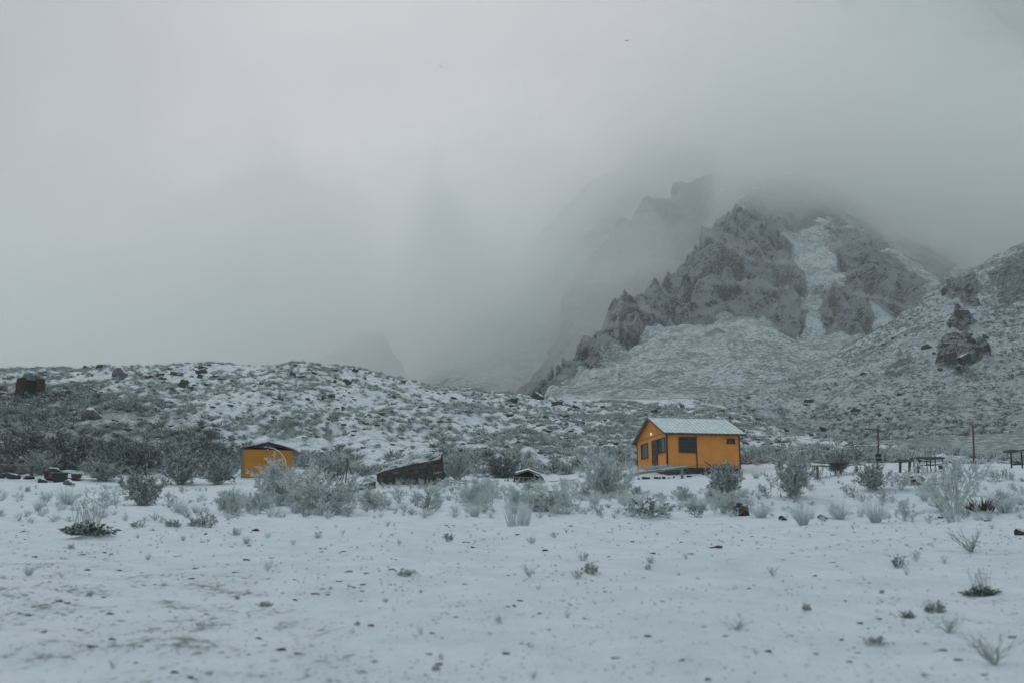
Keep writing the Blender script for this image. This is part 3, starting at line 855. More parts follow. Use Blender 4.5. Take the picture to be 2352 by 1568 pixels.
# the band of pale shrubs along the bank
occupied = [(o.location.x, o.location.y, max(.5, o.dimensions.x * .35)) for o, *_ in plants]
def free(x, y, r):
    for a, b, c in occupied:
        if (a - x) ** 2 + (b - y) ** 2 < (c + r) ** 2 * .55: return False
    return True
def scatter(n, xr, yr, kinds, hr, rr=.25, keepout=None):
    c = 0; tries = 0
    while c < n and tries < n * 40:
        tries += 1
        px = rnd.uniform(*xr); py = rnd.uniform(*yr)
        if keepout and keepout(px, py): continue
        x, y, z = (float(t[0]) for t in G.hit(px, py))
        if not (y == y): continue
        r = rr * rnd.uniform(.7, 1.5)
        if not free(x, y, r): continue
        occupied.append((x, y, r)); kd = rnd.choice(kinds)
        h = rnd.uniform(*hr)
        put_plant(kd, px, py, at=(x, y), h=h); c += 1
snowpatch = lambda px, py: (1430 < px < 1760 and py < 1125) or (820 < px < 980 and 1125 < py < 1152) or (540 < px < 590 and py < 1130)
scatter(54, (520, 1720), (1146, 1188), ['sprig', 'sprig', 'low', 'grass', 'big'], (.45, .95), .38, snowpatch)
scatter(20, (860, 1450), (1118, 1146), ['sprig', 'low', 'low', 'grass'], (.4, .85), .35, snowpatch)
scatter(16, (860, 1330), (1108, 1122), ['low', 'sprig'], (.35, .6), .35)
scatter(30, (1720, 2352), (1092, 1150), ['sprig', 'low', 'grass', 'low'], (.25, .65), .35)
scatter(16, (1730, 2352), (1150, 1200), ['grass', 'sprig', 'herb', 'low'], (.22, .5), .3)
scatter(18, (0, 620), (1120, 1185), ['grass', 'sprig', 'low', 'herb'], (.22, .6), .3)
scatter(16, (1430, 1780), (1122, 1150), ['low', 'grass', 'herb'], (.2, .5), .3)
scatter(34, (0, 2352), (1205, 1330), ['herb', 'twig', 'twig', 'sprig', 'grass', 'low'], (.09, .22), .2)
scatter(30, (0, 2352), (1330, 1560), ['herb', 'twig', 'low', 'twig'], (.04, .09), .1)

ORD = 'first second third fourth fifth sixth seventh eighth ninth tenth eleventh twelfth thirteenth fourteenth fifteenth sixteenth seventeenth eighteenth nineteenth twentieth'.split()
def ordw(i):
    if i < 20: return ORD[i]
    tens = {2: 'twenty', 3: 'thirty', 4: 'forty', 5: 'fifty', 6: 'sixty', 7: 'seventy', 8: 'eighty', 9: 'ninety'}
    t, u = divmod(i + 1, 10)
    return tens[t] + ('-' + ORD[u - 1] if u else 'th')
def rowname(py):
    return 'on the shelf' if py < 1146 else 'on the bank' if py < 1200 else 'on open snow' if py < 1330 else 'on near snow'
groups = {}
for q in plants[n_named:]:
    groups.setdefault((q[1], rowname(q[3]), zone(q[2])), []).append(q)
for (kind, row, zn), L in groups.items():
    L.sort(key=lambda q: q[2]); nm = NOUN.get(kind, DEF)
    for i, q in enumerate(L):
        q[4] = f"{WORD[kind]} {nm[1]} {row} {zn}" + (f", {ordw(i)} from hut side" if len(L) > 1 else "")
for o, kind, px, py, lab in plants:
    nm = NOUN.get(kind, DEF)
    tag(o, lab, nm[2], {'shrub': 'shrubs on the snowy bank', 'grass_tuft': 'grass tufts in the snow', 'herb_clump': 'herb clumps in the snow', 'twiggy_plant': 'bare twiggy plants in the snow'}[nm[0]])

# ------------------------------------------------------------------ plants on the slope
def merge(protos, pos, scl, rot, mats, name, pick, extra_f):
    """many tiny plants nobody could count, as one object"""
    V, T, FF = [], [], []; n = 0
    for i, (v, t, f) in enumerate(protos):
        m = pick == i
        if not m.any(): continue
        P = pos[m]; S = scl[m]; A = rot[m]; E = extra_f[m]
        c, s = np.cos(A)[:, None], np.sin(A)[:, None]
        x = (v[None, :, 0] * c - v[None, :, 1] * s) * S[:, 0:1] + P[:, 0:1]
        y = (v[None, :, 0] * s + v[None, :, 1] * c) * S[:, 0:1] + P[:, 1:2]
        z = v[None, :, 2] * S[:, 1:2] + P[:, 2:3]
        V.append(np.stack([x, y, z], -1).reshape(-1, 3))
        T.append((t[None] + (np.arange(len(P)) * len(v))[:, None, None] + n).reshape(-1, 3))
        FF.append((f[None] + E[:, None]).ravel()); n += len(P) * len(v)
    V = np.concatenate(V); T = np.concatenate(T)
    me = mesh_np(name, V, T.ravel(), np.full(len(T), 3), mats, False); attr(me, 'f', np.concatenate(FF))
    return link(name, me)

def mini(seed, n=44, w=.11, fr=.45, flat=1.25):
    g = np.random.default_rng(seed); tb = TB()
    for i in range(n):
        az = g.random() * 6.283; tilt = flat * g.random() ** .8
        d = np.array([math.cos(az) * math.sin(tilt), math.sin(az) * math.sin(tilt), math.cos(tilt)])
        p = d * g.random() * .45
        tb.blade(p, unit(d + g.normal(size=3) * .35), .4 + .35 * g.random(), w, np.clip(fr + g.normal() * .22, 0, 1.2), g)
    return tb.arrays()
minis = [mini(s) for s in range(40, 48)]

def slope_points(S, n, box, dens, dmin, dmax):
    px = rng.uniform(box[0], box[1], n); d = np.sqrt(rng.uniform(dmin ** 2, dmax ** 2, n))
    u = (px - 1176) / F / 1.0
    x = u * d; y = d; z = S.z(x, y)
    qx, qy = proj(x, y, z)
    keep = rng.random(n) < dens(x, y, z, qx, qy)
    return x[keep], y[keep], z[keep], qx[keep], qy[keep]

DARKZ = [(-300, 880), (150, 885), (330, 930), (450, 945), (505, 985), (520, 1030), (548, 1040), (548, 1110), (-300, 1110)]
DARK2 = [(700, 960), (820, 1000), (840, 1050), (760, 1085), (670, 1060), (640, 1010), (600, 985)]
def dens_left(x, y, z, px, py):
    a = .35 + .55 * polymask(px, py, DARKZ, 35) + .30 * polymask(px, py, DARK2, 25)
    a += .20 * polymask(px, py, [(1150, 880), (1700, 900), (2000, 1010), (2100, 1060), (1700, 1060), (1430, 1060), (1150, 1100)], 30)
    a += .25 * polymask(px, py, [(1720, 985), (2352, 1010), (2352, 1075), (1720, 1075)], 20)
    a *= np.clip(.70 + 1.1 * fbm(x / 6, y / 9, 0, 3, 301) + .9 * fbm(x / 22, y / 22, 0, 3, 303), .04, 1.6)
    clear = polymask(px, py, [(470, 1000), (548, 1010), (548, 1100), (500, 1090)], 12) + polymask(px, py, [(800, 1000), (1000, 985), (1010, 1035), (860, 1060), (820, 1060)], 15)
    a *= 1 - .75 * np.clip(clear, 0, 1)
    return a * (y > 76) * (1 - .98 * ((np.hypot(x - 13.0, y - 75) < 5.4) | (np.hypot(x + 17.6, y - 72.5) < 3.2)))
x, y, z, qx, qy = slope_points(G, 46000, (-300, 2650), dens_left, 76, 156)
dk = polymask(qx, qy, DARKZ, 30)
size = rng.uniform(.30, .78, len(x)) * (1 + .55 * dk * rng.random(len(x)) + .5 * (qy > 1040))
order = np.argsort(-size / y)
ind = order[:190]; rest = order[190:]
ef = rng.normal(size=len(x)) * .15 - .16 * dk + .05
scl = np.stack([size * 1.25, size * .8], -1)
o = merge(minis, np.stack([x, y, z - .03], -1)[rest], scl[rest], rng.uniform(0, 6.28, len(rest)), P_MID, 'undergrowth', rng.integers(0, len(minis), len(rest)), ef[rest])
tag(o, kind='stuff')
hill_protos = {True: proto['lowdark'], False: proto['low']}
hz = {}
for i in ind:
    me = hill_protos[bool(dk[i] > .4 or rng.random() < .4)][int(rng.integers(0, 3))]
    if me.get('bw') is None:
        c = np.empty(len(me.vertices) * 3); me.vertices.foreach_get('co', c); c = c.reshape(-1, 3)
        me['bw'] = float(np.percentile(np.abs(c[:, :2]), 97) * 2); me['bh'] = float(np.percentile(c[:, 2], 98.5))
    o = link('slope_shrub', me, None, (x[i], y[i], z[i] - .04), rnd.uniform(0, 6.28))
    s = size[i] * 1.7 / me['bw']; o.scale = (s, s, size[i] * 1.05 / me['bh'])
    up = 'high up' if qy[i] < 920 else 'halfway up' if qy[i] < 1000 else 'low down' if qy[i] < 1050 else 'at the slope foot'
    tone = 'dark green' if me.name.startswith('shrub') and me.materials[0] == P_DARK else 'grey-green'
    hz.setdefault((tone, up, zone(qx[i]).replace('below', 'above')), []).append((qx[i], o))
for (tone, up, zn), L in hz.items():
    L.sort(key=lambda q: q[0])
    for i, (_, o) in enumerate(L):
        tag(o, f"{tone} shrub {up} {zn}" + (f", {ordw(i)} from hut side" if len(L) > 1 else ""), 'shrub', 'shrubs on the rocky slope')

def dens_right(x, y, z, px, py):
    a = np.clip(.55 + .9 * fbm(x / 14, y / 14, 0, 3, 311), .1, 1.2)
    a *= 1 - .8 * polymask(px, py, [(2160, 660), (2235, 645), (2258, 700), (2250, 735), (2285, 800), (2262, 845), (2200, 862), (2150, 858), (2112, 800), (2160, 770)], 10)
    return a
x, y, z, qx, qy = slope_points(H, 60000, (1560, 2900), dens_right, 112, 470)
size = rng.uniform(.35, .75, len(x)) * (1 + (y > 250) * .35)
pale = polymask(qx, qy, [(1700, 900), (2000, 780), (2250, 600), (2352, 640), (2150, 860), (1950, 930), (1750, 960)], 30)
o = merge([mini(s, 16, .2, .45, 1.2) for s in range(60, 66)], np.stack([x, y, z - .05], -1), np.stack([size * 1.3, size * 1.0], -1), rng.uniform(0, 6.28, len(x)), P_MID, 'undergrowth', rng.integers(0, 6, len(x)), rng.normal(size=len(x)) * .12 - .16 + .12 * pale)
tag(o, kind='stuff')

# small sprigs filling the bank between the shrubs
def band(n, xr, yr, hr, name, mat, ex, seeds, nb=26, wb=.09):
    px = rng.uniform(*xr, n); py = rng.uniform(*yr, n)
    X_, Y_, Z_ = G.hit(px, py); ok = ~np.isnan(Y_) & (rng.random(n) < np.clip(.55 + 1.3 * fbm(px / 60, py / 14, 0, 3, 431), 0, 1))
    ok &= ~((px > 1430) & (px < 1760) & (py < 1118)) & ~((px > 820) & (px < 980) & (py > 1122) & (py < 1150)) & ~((px > 500) & (px < 600) & (py < 1135)) & (np.hypot(X_ - 13.0, Y_ - 75) > 5.4)
    X_, Y_, Z_ = X_[ok], Y_[ok], Z_[ok]; h = rng.uniform(*hr, len(X_))
    o = merge([mini(s, nb, wb, .6, .95) for s in seeds], np.stack([X_, Y_, Z_ - .02], -1), np.stack([h * 1.1, h], -1), rng.uniform(0, 6.28, len(X_)), mat, name, rng.integers(0, len(seeds), len(X_)), rng.normal(size=len(X_)) * .15 + ex)
    tag(o, kind='stuff')
band(800, (500, 1740), (1122, 1190), (.18, .5), 'undergrowth', P_PALE, .0, (120, 121, 122, 123))
band(420, (820, 1450), (1106, 1150), (.2, .5), 'undergrowth', P_MID, .1, (124, 125, 126))
band(420, (1720, 2500), (1090, 1200), (.12, .38), 'undergrowth', P_PALE, -.05, (127, 128, 129))
band(300, (-100, 560), (1112, 1200), (.12, .4), 'undergrowth', P_PALE, -.05, (130, 131, 132))

# ------------------------------------------------------------------ rocks
def ico(sub):
    t = (1 + 5 ** .5) / 2
    v = [(-1, t, 0), (1, t, 0), (-1, -t, 0), (1, -t, 0), (0, -1, t), (0, 1, t), (0, -1, -t), (0, 1, -t), (t, 0, -1), (t, 0, 1), (-t, 0, -1), (-t, 0, 1)]
    f = [(0, 11, 5), (0, 5, 1), (0, 1, 7), (0, 7, 10), (0, 10, 11), (1, 5, 9), (5, 11, 4), (11, 10, 2), (10, 7, 6), (7, 1, 8), (3, 9, 4), (3, 4, 2), (3, 2, 6), (3, 6, 8), (3, 8, 9), (4, 9, 5), (2, 4, 11), (6, 2, 10), (8, 6, 7), (9, 8, 1)]
    v = [np.array(q) / np.linalg.norm(q) for q in v]
    for _ in range(sub):
        cache = {}; nf = []
        def mid(a, b):
            k = (min(a, b), max(a, b))
            if k not in cache:
                m = v[a] + v[b]; v.append(m / np.linalg.norm(m)); cache[k] = len(v) - 1
            return cache[k]
        for a, b, c in f:
            x1, x2, x3 = mid(a, b), mid(b, c), mid(c, a)
            nf += [(a, x1, x3), (b, x2, x1), (c, x3, x2), (x1, x2, x3)]
        f = nf
    return np.array(v), np.array(f)

def rock_shape(seed, sub=3, cuts=11, dims=(1, .8, .5), rough=.06, flat_top=False):
    g = np.random.default_rng(seed); v, f = ico(sub)
    v = v.copy() * 1.25
    for i in range(cuts):
        n = unit(g.normal(size=3) * np.array([1, 1, .8])); h = g.uniform(.55, .95)
        k = v @ n; m = k > h
        v[m] -= np.outer(k[m] - h, n)
    if flat_top:
        n = unit(np.array([g.normal() * .2, g.normal() * .2, 1])); k = v @ n; m = k > .45; v[m] -= np.outer(k[m] - .45, n)
    nn = fbm(v[:, 0] * 2.2, v[:, 1] * 2.2, v[:, 2] * 2.2 + seed, 4, 400 + seed)
    v = v * (1 + rough * 2 * nn[:, None])
    v = v * np.array(dims)
    return v / (np.abs(v[:, :2]).max() * 2), f

def rock_mesh(name, seed, mat, sub=3, **k):
    v, f = rock_shape(seed, sub, **k)
    return mesh_np(name, v, f.ravel(), np.full(len(f), 3), mat, False)

MR_DARK = mat_rock('dark_rock_with_snow', (.04, .045, .046), (.10, .10, .095), .58, .78, 2.2)
MR_GREY = mat_rock('grey_rock_with_snow', (.13, .15, .145), (.22, .24, .23), .50, .72, 2.0)
MR_RED = mat_rock('red_brown_rock', (.055, .032, .031), (.10, .065, .058), .70, .86, 2.5)
MR_STONE = mat_rock('field_stone', (.085, .08, .08), (.19, .185, .18), .50, .95, 9.0)
rp = {
    'dark': [rock_mesh('rock', s, MR_DARK, 3, dims=(1, .8, .5)) for s in (1, 2, 3)],
    'flat': [rock_mesh('rock', s, MR_DARK, 3, dims=(1, .8, .33), flat_top=True) for s in (4, 5)],
    'grey': [rock_mesh('rock', s, MR_GREY, 3, dims=(1, .8, .55)) for s in (6, 7)],
    'red': [rock_mesh('rock', s, MR_RED, 3, dims=(1, .7, .5)) for s in (8, 9)],
    'stone': [rock_mesh('stone', s, MR_STONE, 2, dims=(1, .8, .45)) for s in (10, 11, 12, 13)],
    'stonered': [rock_mesh('stone', s, MR_RED, 2, dims=(1, .7, .4)) for s in (14, 15)],
}
RW = {'dark': 'dark angular', 'flat': 'flat-topped dark', 'grey': 'grey snow-dusted', 'red': 'reddish brown', 'stone': 'dark grey', 'stonered': 'reddish'}
def put_rock(kind, px, py, wpx, hpx, label=None, S=G, tilt=.12, at=None):
    if at is None:
        x, y, z = (float(t[0]) for t in S.hit(px, py))
    else:
        x, y = at; z = float(S.z(x, y))
    if not (y == y): return None
    k = ppm(y); w = wpx / k; h = hpx / k
    me = rnd.choice(rp[kind])
    bh = me.get('bh')
    if bh is None:
        c = np.empty(len(me.vertices) * 3); me.vertices.foreach_get('co', c); c = c.reshape(-1, 3)
        me['bh'] = bh = float(c[:, 2].max() - c[:, 2].min())
    o = link('boulder' if kind in ('dark', 'flat', 'grey', 'red') else 'stone', me, None, (x, y + w * .2, z + h * .22), None)
    o.scale = (w, w * rnd.uniform(.7, 1.0), h * 1.45 / bh)
    o.rotation_euler = (rnd.uniform(-tilt, tilt), rnd.uniform(-tilt, tilt), rnd.choice((0, math.pi)) + rnd.uniform(-.5, .5))
    return o

c1 = lambda x, y: (x / 1.96 * .5742, (1350 + y / 1.96) * .5742)
c4 = lambda x, y: ((1100 + x / 1.96) * .5742, (1150 + y / 1.96) * .5742)
c5 = lambda x, y: ((2100 + x / 2.352) * .5742, (1600 + y / 2.352) * .5742)
c3 = lambda x, y: ((1350 + x / 2.94) * .5742, (1700 + y / 2.94) * .5742)
c2 = lambda x, y: ((850 + x / 2.94) * .5742, (1650 + y / 2.94) * .5742)
rl = []
for k, x_, y_, w_, h_ in [('dark', 670, 243, 100, 38), ('dark', 1050, 208, 120, 48), ('flat', 1440, 200, 230, 52), ('dark', 1670, 187, 90, 26), ('dark', 1900, 184, 50, 16), ('grey', 940, 312, 175, 92),
        ('grey', 330, 306, 125, 62), ('grey', 45, 322, 125, 55), ('flat', 1180, 315, 150, 40), ('dark', 1250, 300, 90, 32), ('dark', 1170, 392, 56, 32), ('dark', 1270, 357, 40, 26), ('dark', 1425, 390, 92, 84),
        ('flat', 1560, 284, 130, 66), ('flat', 1690, 302, 84, 26), ('flat', 745, 488, 88, 52), ('grey', 720, 645, 210, 95), ('flat', 500, 405, 100, 34), ('grey', 525, 625, 66, 50), ('grey', 340, 592, 90, 46),
        ('dark', 130, 775, 105, 52), ('flat', 750, 755, 80, 34), ('grey', 1400, 300, 84, 50), ('dark', 700, 300, 80, 34), ('dark', 110, 240, 90, 28), ('dark', 370, 232, 60, 34), ('dark', 270, 238, 70, 22),
        ('flat', 560, 345, 50, 22), ('dark', 780, 230, 60, 24), ('dark', 1740, 385, 60, 20), ('dark', 1530, 370, 60, 14), ('grey', 590, 810, 60, 30), ('dark', 275, 820, 70, 60), ('dark', 800, 830, 60, 26), ('dark', 15, 410, 50, 40)]:
    rl.append((k, *c1(x_, y_), w_ / 1.96 * .5742, h_ / 1.96 * .5742))
for k, x_, y_, w_, h_ in [('dark', 130, 580, 96, 38), ('dark', 165, 612, 64, 20), ('dark', 280, 640, 55, 22), ('dark', 340, 648, 72, 32), ('dark', 465, 655, 80, 22), ('flat', 630, 664, 76, 38), ('dark', 745, 670, 40, 20),
        ('dark', 140, 708, 72, 62), ('flat', 205, 705, 70, 26), ('flat', 1165, 740, 62, 32), ('red', 155, 868, 42, 18), ('red', 372, 876, 26, 42), ('red', 437, 875, 74, 38), ('dark', 465, 740, 36, 28), ('flat', 1000, 750, 54, 36),
        ('flat', 935, 860, 54, 22), ('dark', 1285, 834, 44, 16), ('dark', 1405, 874, 64, 28), ('flat', 1865, 895, 112, 44), ('dark', 2050, 870, 130, 70), ('flat', 2210, 915, 104, 44), ('flat', 1860, 935, 50, 24), ('dark', 790, 775, 36, 18)]:
    rl.append((k, *c4(x_, y_), w_ / 1.96 * .5742, h_ / 1.96 * .5742))
for k, x_, y_, w_, h_ in [('dark', 1220, 118, 64, 48), ('grey', 1147, 150, 58, 34), ('flat', 380, 195, 92, 32), ('flat', 310, 46, 112, 44), ('dark', 285, 260, 54, 26), ('dark', 335, 380, 84, 38), ('grey', 60, 350, 50, 40), ('flat', 180, 300, 54, 32),
        ('dark', 1490, 170, 64, 34), ('dark', 1600, 178, 90, 22), ('dark', 1860, 110, 42, 34), ('dark', 2215, 196, 104, 38), ('flat', 2050, 296, 50, 30), ('dark', 1110, 95, 40, 16), ('flat', 105, 310, 50, 26)]:
    rl.append((k, *c5(x_, y_), w_ / 2.352 * .5742, h_ / 2.352 * .5742))
for k, x_, y_, w_, h_ in [('dark', 1475, 306, 124, 62), ('red', 1725, 270, 84, 32), ('dark', 1815, 320, 54, 30), ('dark', 2130, 220, 144, 52), ('grey', 2280, 140, 90, 50), ('dark', 320, 556, 84, 32)]:
    rl.append((k, *c3(x_, y_), w_ / 2.94 * .5742, h_ / 2.94 * .5742))
rl.append(('dark', *c2(1445, 548), 100 / 2.94 * .5742, 74 / 2.94 * .5742)); rl.append(('grey', *c2(1300, 530), 34, 16))
for i in range(70):
    px = rnd.uniform(1150, 1880); rl.append((rnd.choice(('dark', 'flat', 'dark', 'grey')), px, rnd.uniform(930, 1045), rnd.uniform(9, 26), rnd.uniform(4, 11)))
for i in range(64):
    rl.append((rnd.choice(('dark', 'flat', 'dark')), rnd.uniform(0, 1150), 845 + 130 * rnd.random() ** 1.5, rnd.uniform(9, 28), rnd.uniform(5, 13)))
rz = {}
for k, px, py, w, h in rl:
    o = put_rock(k, px, py, w, h)
    if o is None: continue
    up = 'on the ridge' if (px < 900 and py < 850) else 'near the ridge' if py < 890 else 'high up' if py < 930 else 'halfway up' if py < 985 else 'low down'
    sz = 'large' if w > 42 else 'small' if w < 18 else 'middling'
    rz.setdefault((sz, k, up, zone(px).replace('below', 'above')), []).append((px, o))
for (sz, k, up, zn), L in rz.items():
    L.sort(key=lambda q: q[0])
    for i, (_, o) in enumerate(L):
        tag(o, f"{sz} {RW[k]} boulder {up} {zn}" + (f", {ordw(i)} from hut side" if len(L) > 1 else ""), 'boulder', 'boulders on the snowy slope')
# rocks on the far hillside
for k, px, py, w, h, lab in [('dark', 1722, 912, 16, 7, 'tiny dark rock where the side valley begins behind the house'), ('dark', 1860, 925, 24, 12, 'dark ledge low on the brushy slope above the round table'),
        ('dark', 1905, 895, 20, 8, 'dark ledge above the lower ledge on the brushy slope'), ('dark', 1990, 858, 26, 8, 'thin dark outcrop in the middle of the brushy slope')]:
    o = put_rock(k, px, py, w, h, S=H)
    if o: tag(o, lab, 'boulder', 'ledges on the brushy slope')

hr_ = [(600, 560, 80, 60), (700, 550, 60, 50), (790, 590, 60, 60), (740, 780, 120, 80), (640, 840, 50, 40), (660, 930, 70, 50), (610, 975, 60, 40), (800, 930, 90, 50), (930, 960, 60, 60), (890, 1060, 100, 60), (440, 1040, 90, 60), (500, 1080, 60, 30),
       (640, 1130, 120, 140), (765, 1170, 120, 110), (555, 1210, 60, 50), (882, 1125, 34, 30), (90, 992, 60, 25), (170, 952, 60, 25), (260, 930, 30, 20), (1080, 270, 50, 30), (1165, 272, 40, 25), (1100, 440, 60, 40), (1200, 395, 70, 30), (1070, 350, 40, 20), (885, 368, 50, 20), (215, 1430, 50, 40), (115, 1500, 40, 20)]
hr_ = [((3500 + a / 2.09) * .5742, (900 + b / 2.09) * .5742, c / 2.09 * .5742, d / 2.09 * .5742) for a, b, c, d in hr_]
hr_ += [((3050 + a / 2.249) * .5742, (1620 + b / 2.249) * .5742, c / 2.249 * .5742, d / 2.249 * .5742) for a, b, c, d in ((840, 66, 90, 60), (735, 240, 54, 34), (420, 305, 40, 30), (545, 250, 60, 60), (1020, 44, 40, 20), (400, 14, 64, 30), (880, 334, 50, 26), (790, 30, 50, 40), (1060, 95, 40, 34), (905, 250, 44, 30), (690, 130, 40, 22))]
hg_ = {}
for px, py, w, h in hr_:
    o = put_rock('dark', px, py, w * 1.1, h * .9, S=H, tilt=.35)
    if o is None: continue
    row = 'near the skyline' if py < 660 else 'at the crag top' if py < 740 else 'in the crag' if py < 860 else 'low on the brushy slope'
    hg_.setdefault((('large' if w > 22 else 'small'), row, 'tables' if px < 2120 else 'bare pole'), []).append((px, o))
for (sz, row, zn), L in hg_.items():
    L.sort(key=lambda q: q[0])
    for i, (_, o) in enumerate(L): tag(o, f"{sz} dark rock {row} above the {zn}" + (f", {ordw(i)} from house side" if len(L) > 1 else ""), 'boulder', 'rocks of the crag on the brushy slope')

lone = [
    ('red', 1705, 1184, 44, 32, 'brown dome boulder leaning at the bank edge in front of the house'),
    ('red', 2108, 1112, 46, 24, 'red-brown boulder beside the open bush and the oval table'),
    ('dark', 2344, 1228, 32, 18, 'round dark stone at the edge of the open snow past the bare twigs'),
    ('dark', 1890, 1192, 34, 12, 'snow-capped dark stone beside the fan-shaped tuft'),
    ('dark', 1797, 1194, 26, 13, 'dark stone touching the fan-shaped grass tuft'),
    ('red', 116, 1104, 50, 30, 'largest reddish rock of the dark stone pile by the rail fence'),
    ('grey', 158, 1113, 40, 13, 'flat snow-dusted grey rock apart from the stone pile'),
    ('dark', 96, 1108, 22, 12, 'small dark rock at the foot of the stone pile'),
    ('dark', 25, 1098, 38, 16, 'dark rock under the rail fence, farther from the post'),
    ('dark', 62, 1100, 28, 10, 'dark rock between the fence rocks and the stone pile'),
    ('dark', 172, 1098, 34, 14, 'tilted dark rock between the stone pile and the box table'),
    ('dark', 0, 1098, 26, 14, 'dark rock at the very edge under the rail fence'),
]
for k, px, py, w, h, lab in lone:
    o = put_rock(k, px, py, w, h)
    tag(o, lab, 'boulder', 'boulders lying on the snow shelf')

st = []
for x_, y_, w_ in [(525, 315, 65), (420, 668, 60), (1285, 680, 60), (1720, 737, 65), (1010, 692, 45), (2010, 745, 50), (1988, 603, 35), (1185, 628, 35), (945, 517, 30), (773, 504, 28), (505, 517, 60), (515, 632, 60), (640, 663, 40), (360, 585, 30), (1165, 132, 50), (940, 150, 35),
        (1130, 268, 45), (1530, 198, 30), (1025, 302, 35), (1080, 324, 35), (1600, 322, 45), (1685, 330, 30), (1465, 143, 18), (2140, 188, 40), (2190, 210, 60), (2320, 697, 60), (800, 787, 65), (785, 685, 20), (810, 690, 18), (1145, 700, 35), (1195, 688, 40),
        (350, 447, 40), (265, 410, 50), (1555, 368, 40), (1515, 397, 35), (1625, 396, 30), (190, 600, 40), (1445, 426, 45), (620, 742, 25), (420, 333, 35), (90, 515, 40), (2090, 532, 30), (2140, 378, 35),
        (2352 + 940, 212, 75), (2352 + 1775, 38, 30), (2352 + 775, 188, 40), (2352 + 430, 413, 28), (2352 + 125, 510, 30), (2352 + 95, 525, 25), (2352 + 1170, 688, 60), (2352 + 1065, 670, 50), (2352 + 780, 730, 60), (2352 + 905, 815, 60), (2352 + 625, 622, 45),
        (2352 + 1480, 280, 45), (2352 + 1290, 236, 35), (2352 + 820, 237, 35), (2352 + 1975, 72, 40), (2352 + 2190, 88, 40), (2352 + 315, 95, 20), (2352 + 1570, 97, 30), (2352 + 1060, 175, 20), (2352 + 390, 273, 18), (2352 + 1990, 683, 70), (2352 + 2055, 730, 50), (2352 + 1510, 635, 35), (2352 + 1635, 583, 25), (2352 + 335, 538, 25), (2352 + 45, 655, 30)]:
    st.append((x_ * .5, 1148.4 + y_ * .5 + 4, w_ * .5, w_ * .5 * rnd.uniform(.3, .45)))
for i in range(200):
    px = rnd.uniform(0, 2352); py = 1200 + 360 * rnd.random()
    if px > 1100 and rnd.random() < .45: continue
    if float(fbm(np.array([px / 150.]), np.array([py / 60.]), 0, 3, 451)[0]) < -.02: continue
    w = rnd.uniform(6, 17) * (1 + (py - 1200) / 500); st.append((px, py, w, w * rnd.uniform(.25, .45)))
sz_ = {}
for px, py, w, h in st:
    kd = 'stonered' if rnd.random() < .3 else 'stone'
    o = put_rock(kd, px, py, w, h)
    if o is None: continue
    o.location.z -= o.scale.z * .12
    row = 'under the bank' if py < 1250 else 'on the open snow' if py < 1350 else 'on the near snow' if py < 1460 else 'on the closest snow'
    s_ = 'big' if w > 24 else 'small' if w < 12 else 'mid-sized'
    sz_.setdefault((s_, kd, row, zone(px)), []).append((px, o))
for (s_, k, row, zn), L in sz_.items():
    L.sort(key=lambda q: q[0])
    for i, (_, o) in enumerate(L):
        tag(o, f"{s_} {RW[k]} stone {row} {zn}" + (f", {ordw(i)} from hut side" if len(L) > 1 else ""), 'stone', 'stones poking through the snow')
# grit: far too many bits to count
n = 6500
px = rng.uniform(-100, 2450, n); py = 1198 + 380 * rng.random(n) ** 1.1
w_ = np.interp(px, [0, 600, 1000, 1300, 2352], [1, 1, .75, .35, .4]); kp = rng.random(n) < w_ * np.interp(py, [1198, 1300, 1568], [.5, 1, 1])
px, py = px[kp], py[kp]
X_, Y_, Z_ = G.hit(px, py)
ok = ~np.isnan(Y_); X_, Y_, Z_ = X_[ok], Y_[ok], Z_[ok]
sv, sf = rock_shape(77, 1, 6, (1, .8, .5), .1)
cl_ = rng.random(len(X_)) < np.clip(.16 + 2.6 * fbm(X_ / 2.2, Y_ / 3.2, 0, 4, 441), .02, 1); X_, Y_, Z_ = X_[cl_], Y_[cl_], Z_[cl_]
s_ = np.clip(rng.lognormal(-3.75, .55, len(X_)), .008, .11) * np.clip(Y_ / 14, .6, 2.0)
o = merge([(sv, sf, np.zeros(len(sv)))], np.stack([X_, Y_, Z_], -1), np.stack([s_, s_ * .9], -1), rng.uniform(0, 6.28, len(X_)), MR_STONE, 'gravel', np.zeros(len(X_), int), np.zeros(len(X_)))
tag(o, kind='stuff')
n = 3200
px = rng.uniform(-100, 2450, n); py = 1200 + 370 * rng.random(n)
X_, Y_, Z_ = G.hit(px, py); ok = ~np.isnan(Y_) & (rng.random(n) < np.interp(fbm(px / 180, py / 90, 0, 3, 401), [-.4, .4], [.1, 1])); X_, Y_, Z_ = X_[ok], Y_[ok], Z_[ok]
s_ = rng.uniform(.03, .07, len(X_)) * np.clip(Y_ / 16, .5, 2)
o = merge([mini(s, 9, .12, .35, 1.2) for s in (80, 81, 82)], np.stack([X_, Y_, Z_ - .005], -1), np.stack([s_, s_], -1), rng.uniform(0, 6.28, len(X_)), P_MID, 'grass', rng.integers(0, 3, len(X_)), np.zeros(len(X_)))
tag(o, kind='stuff')
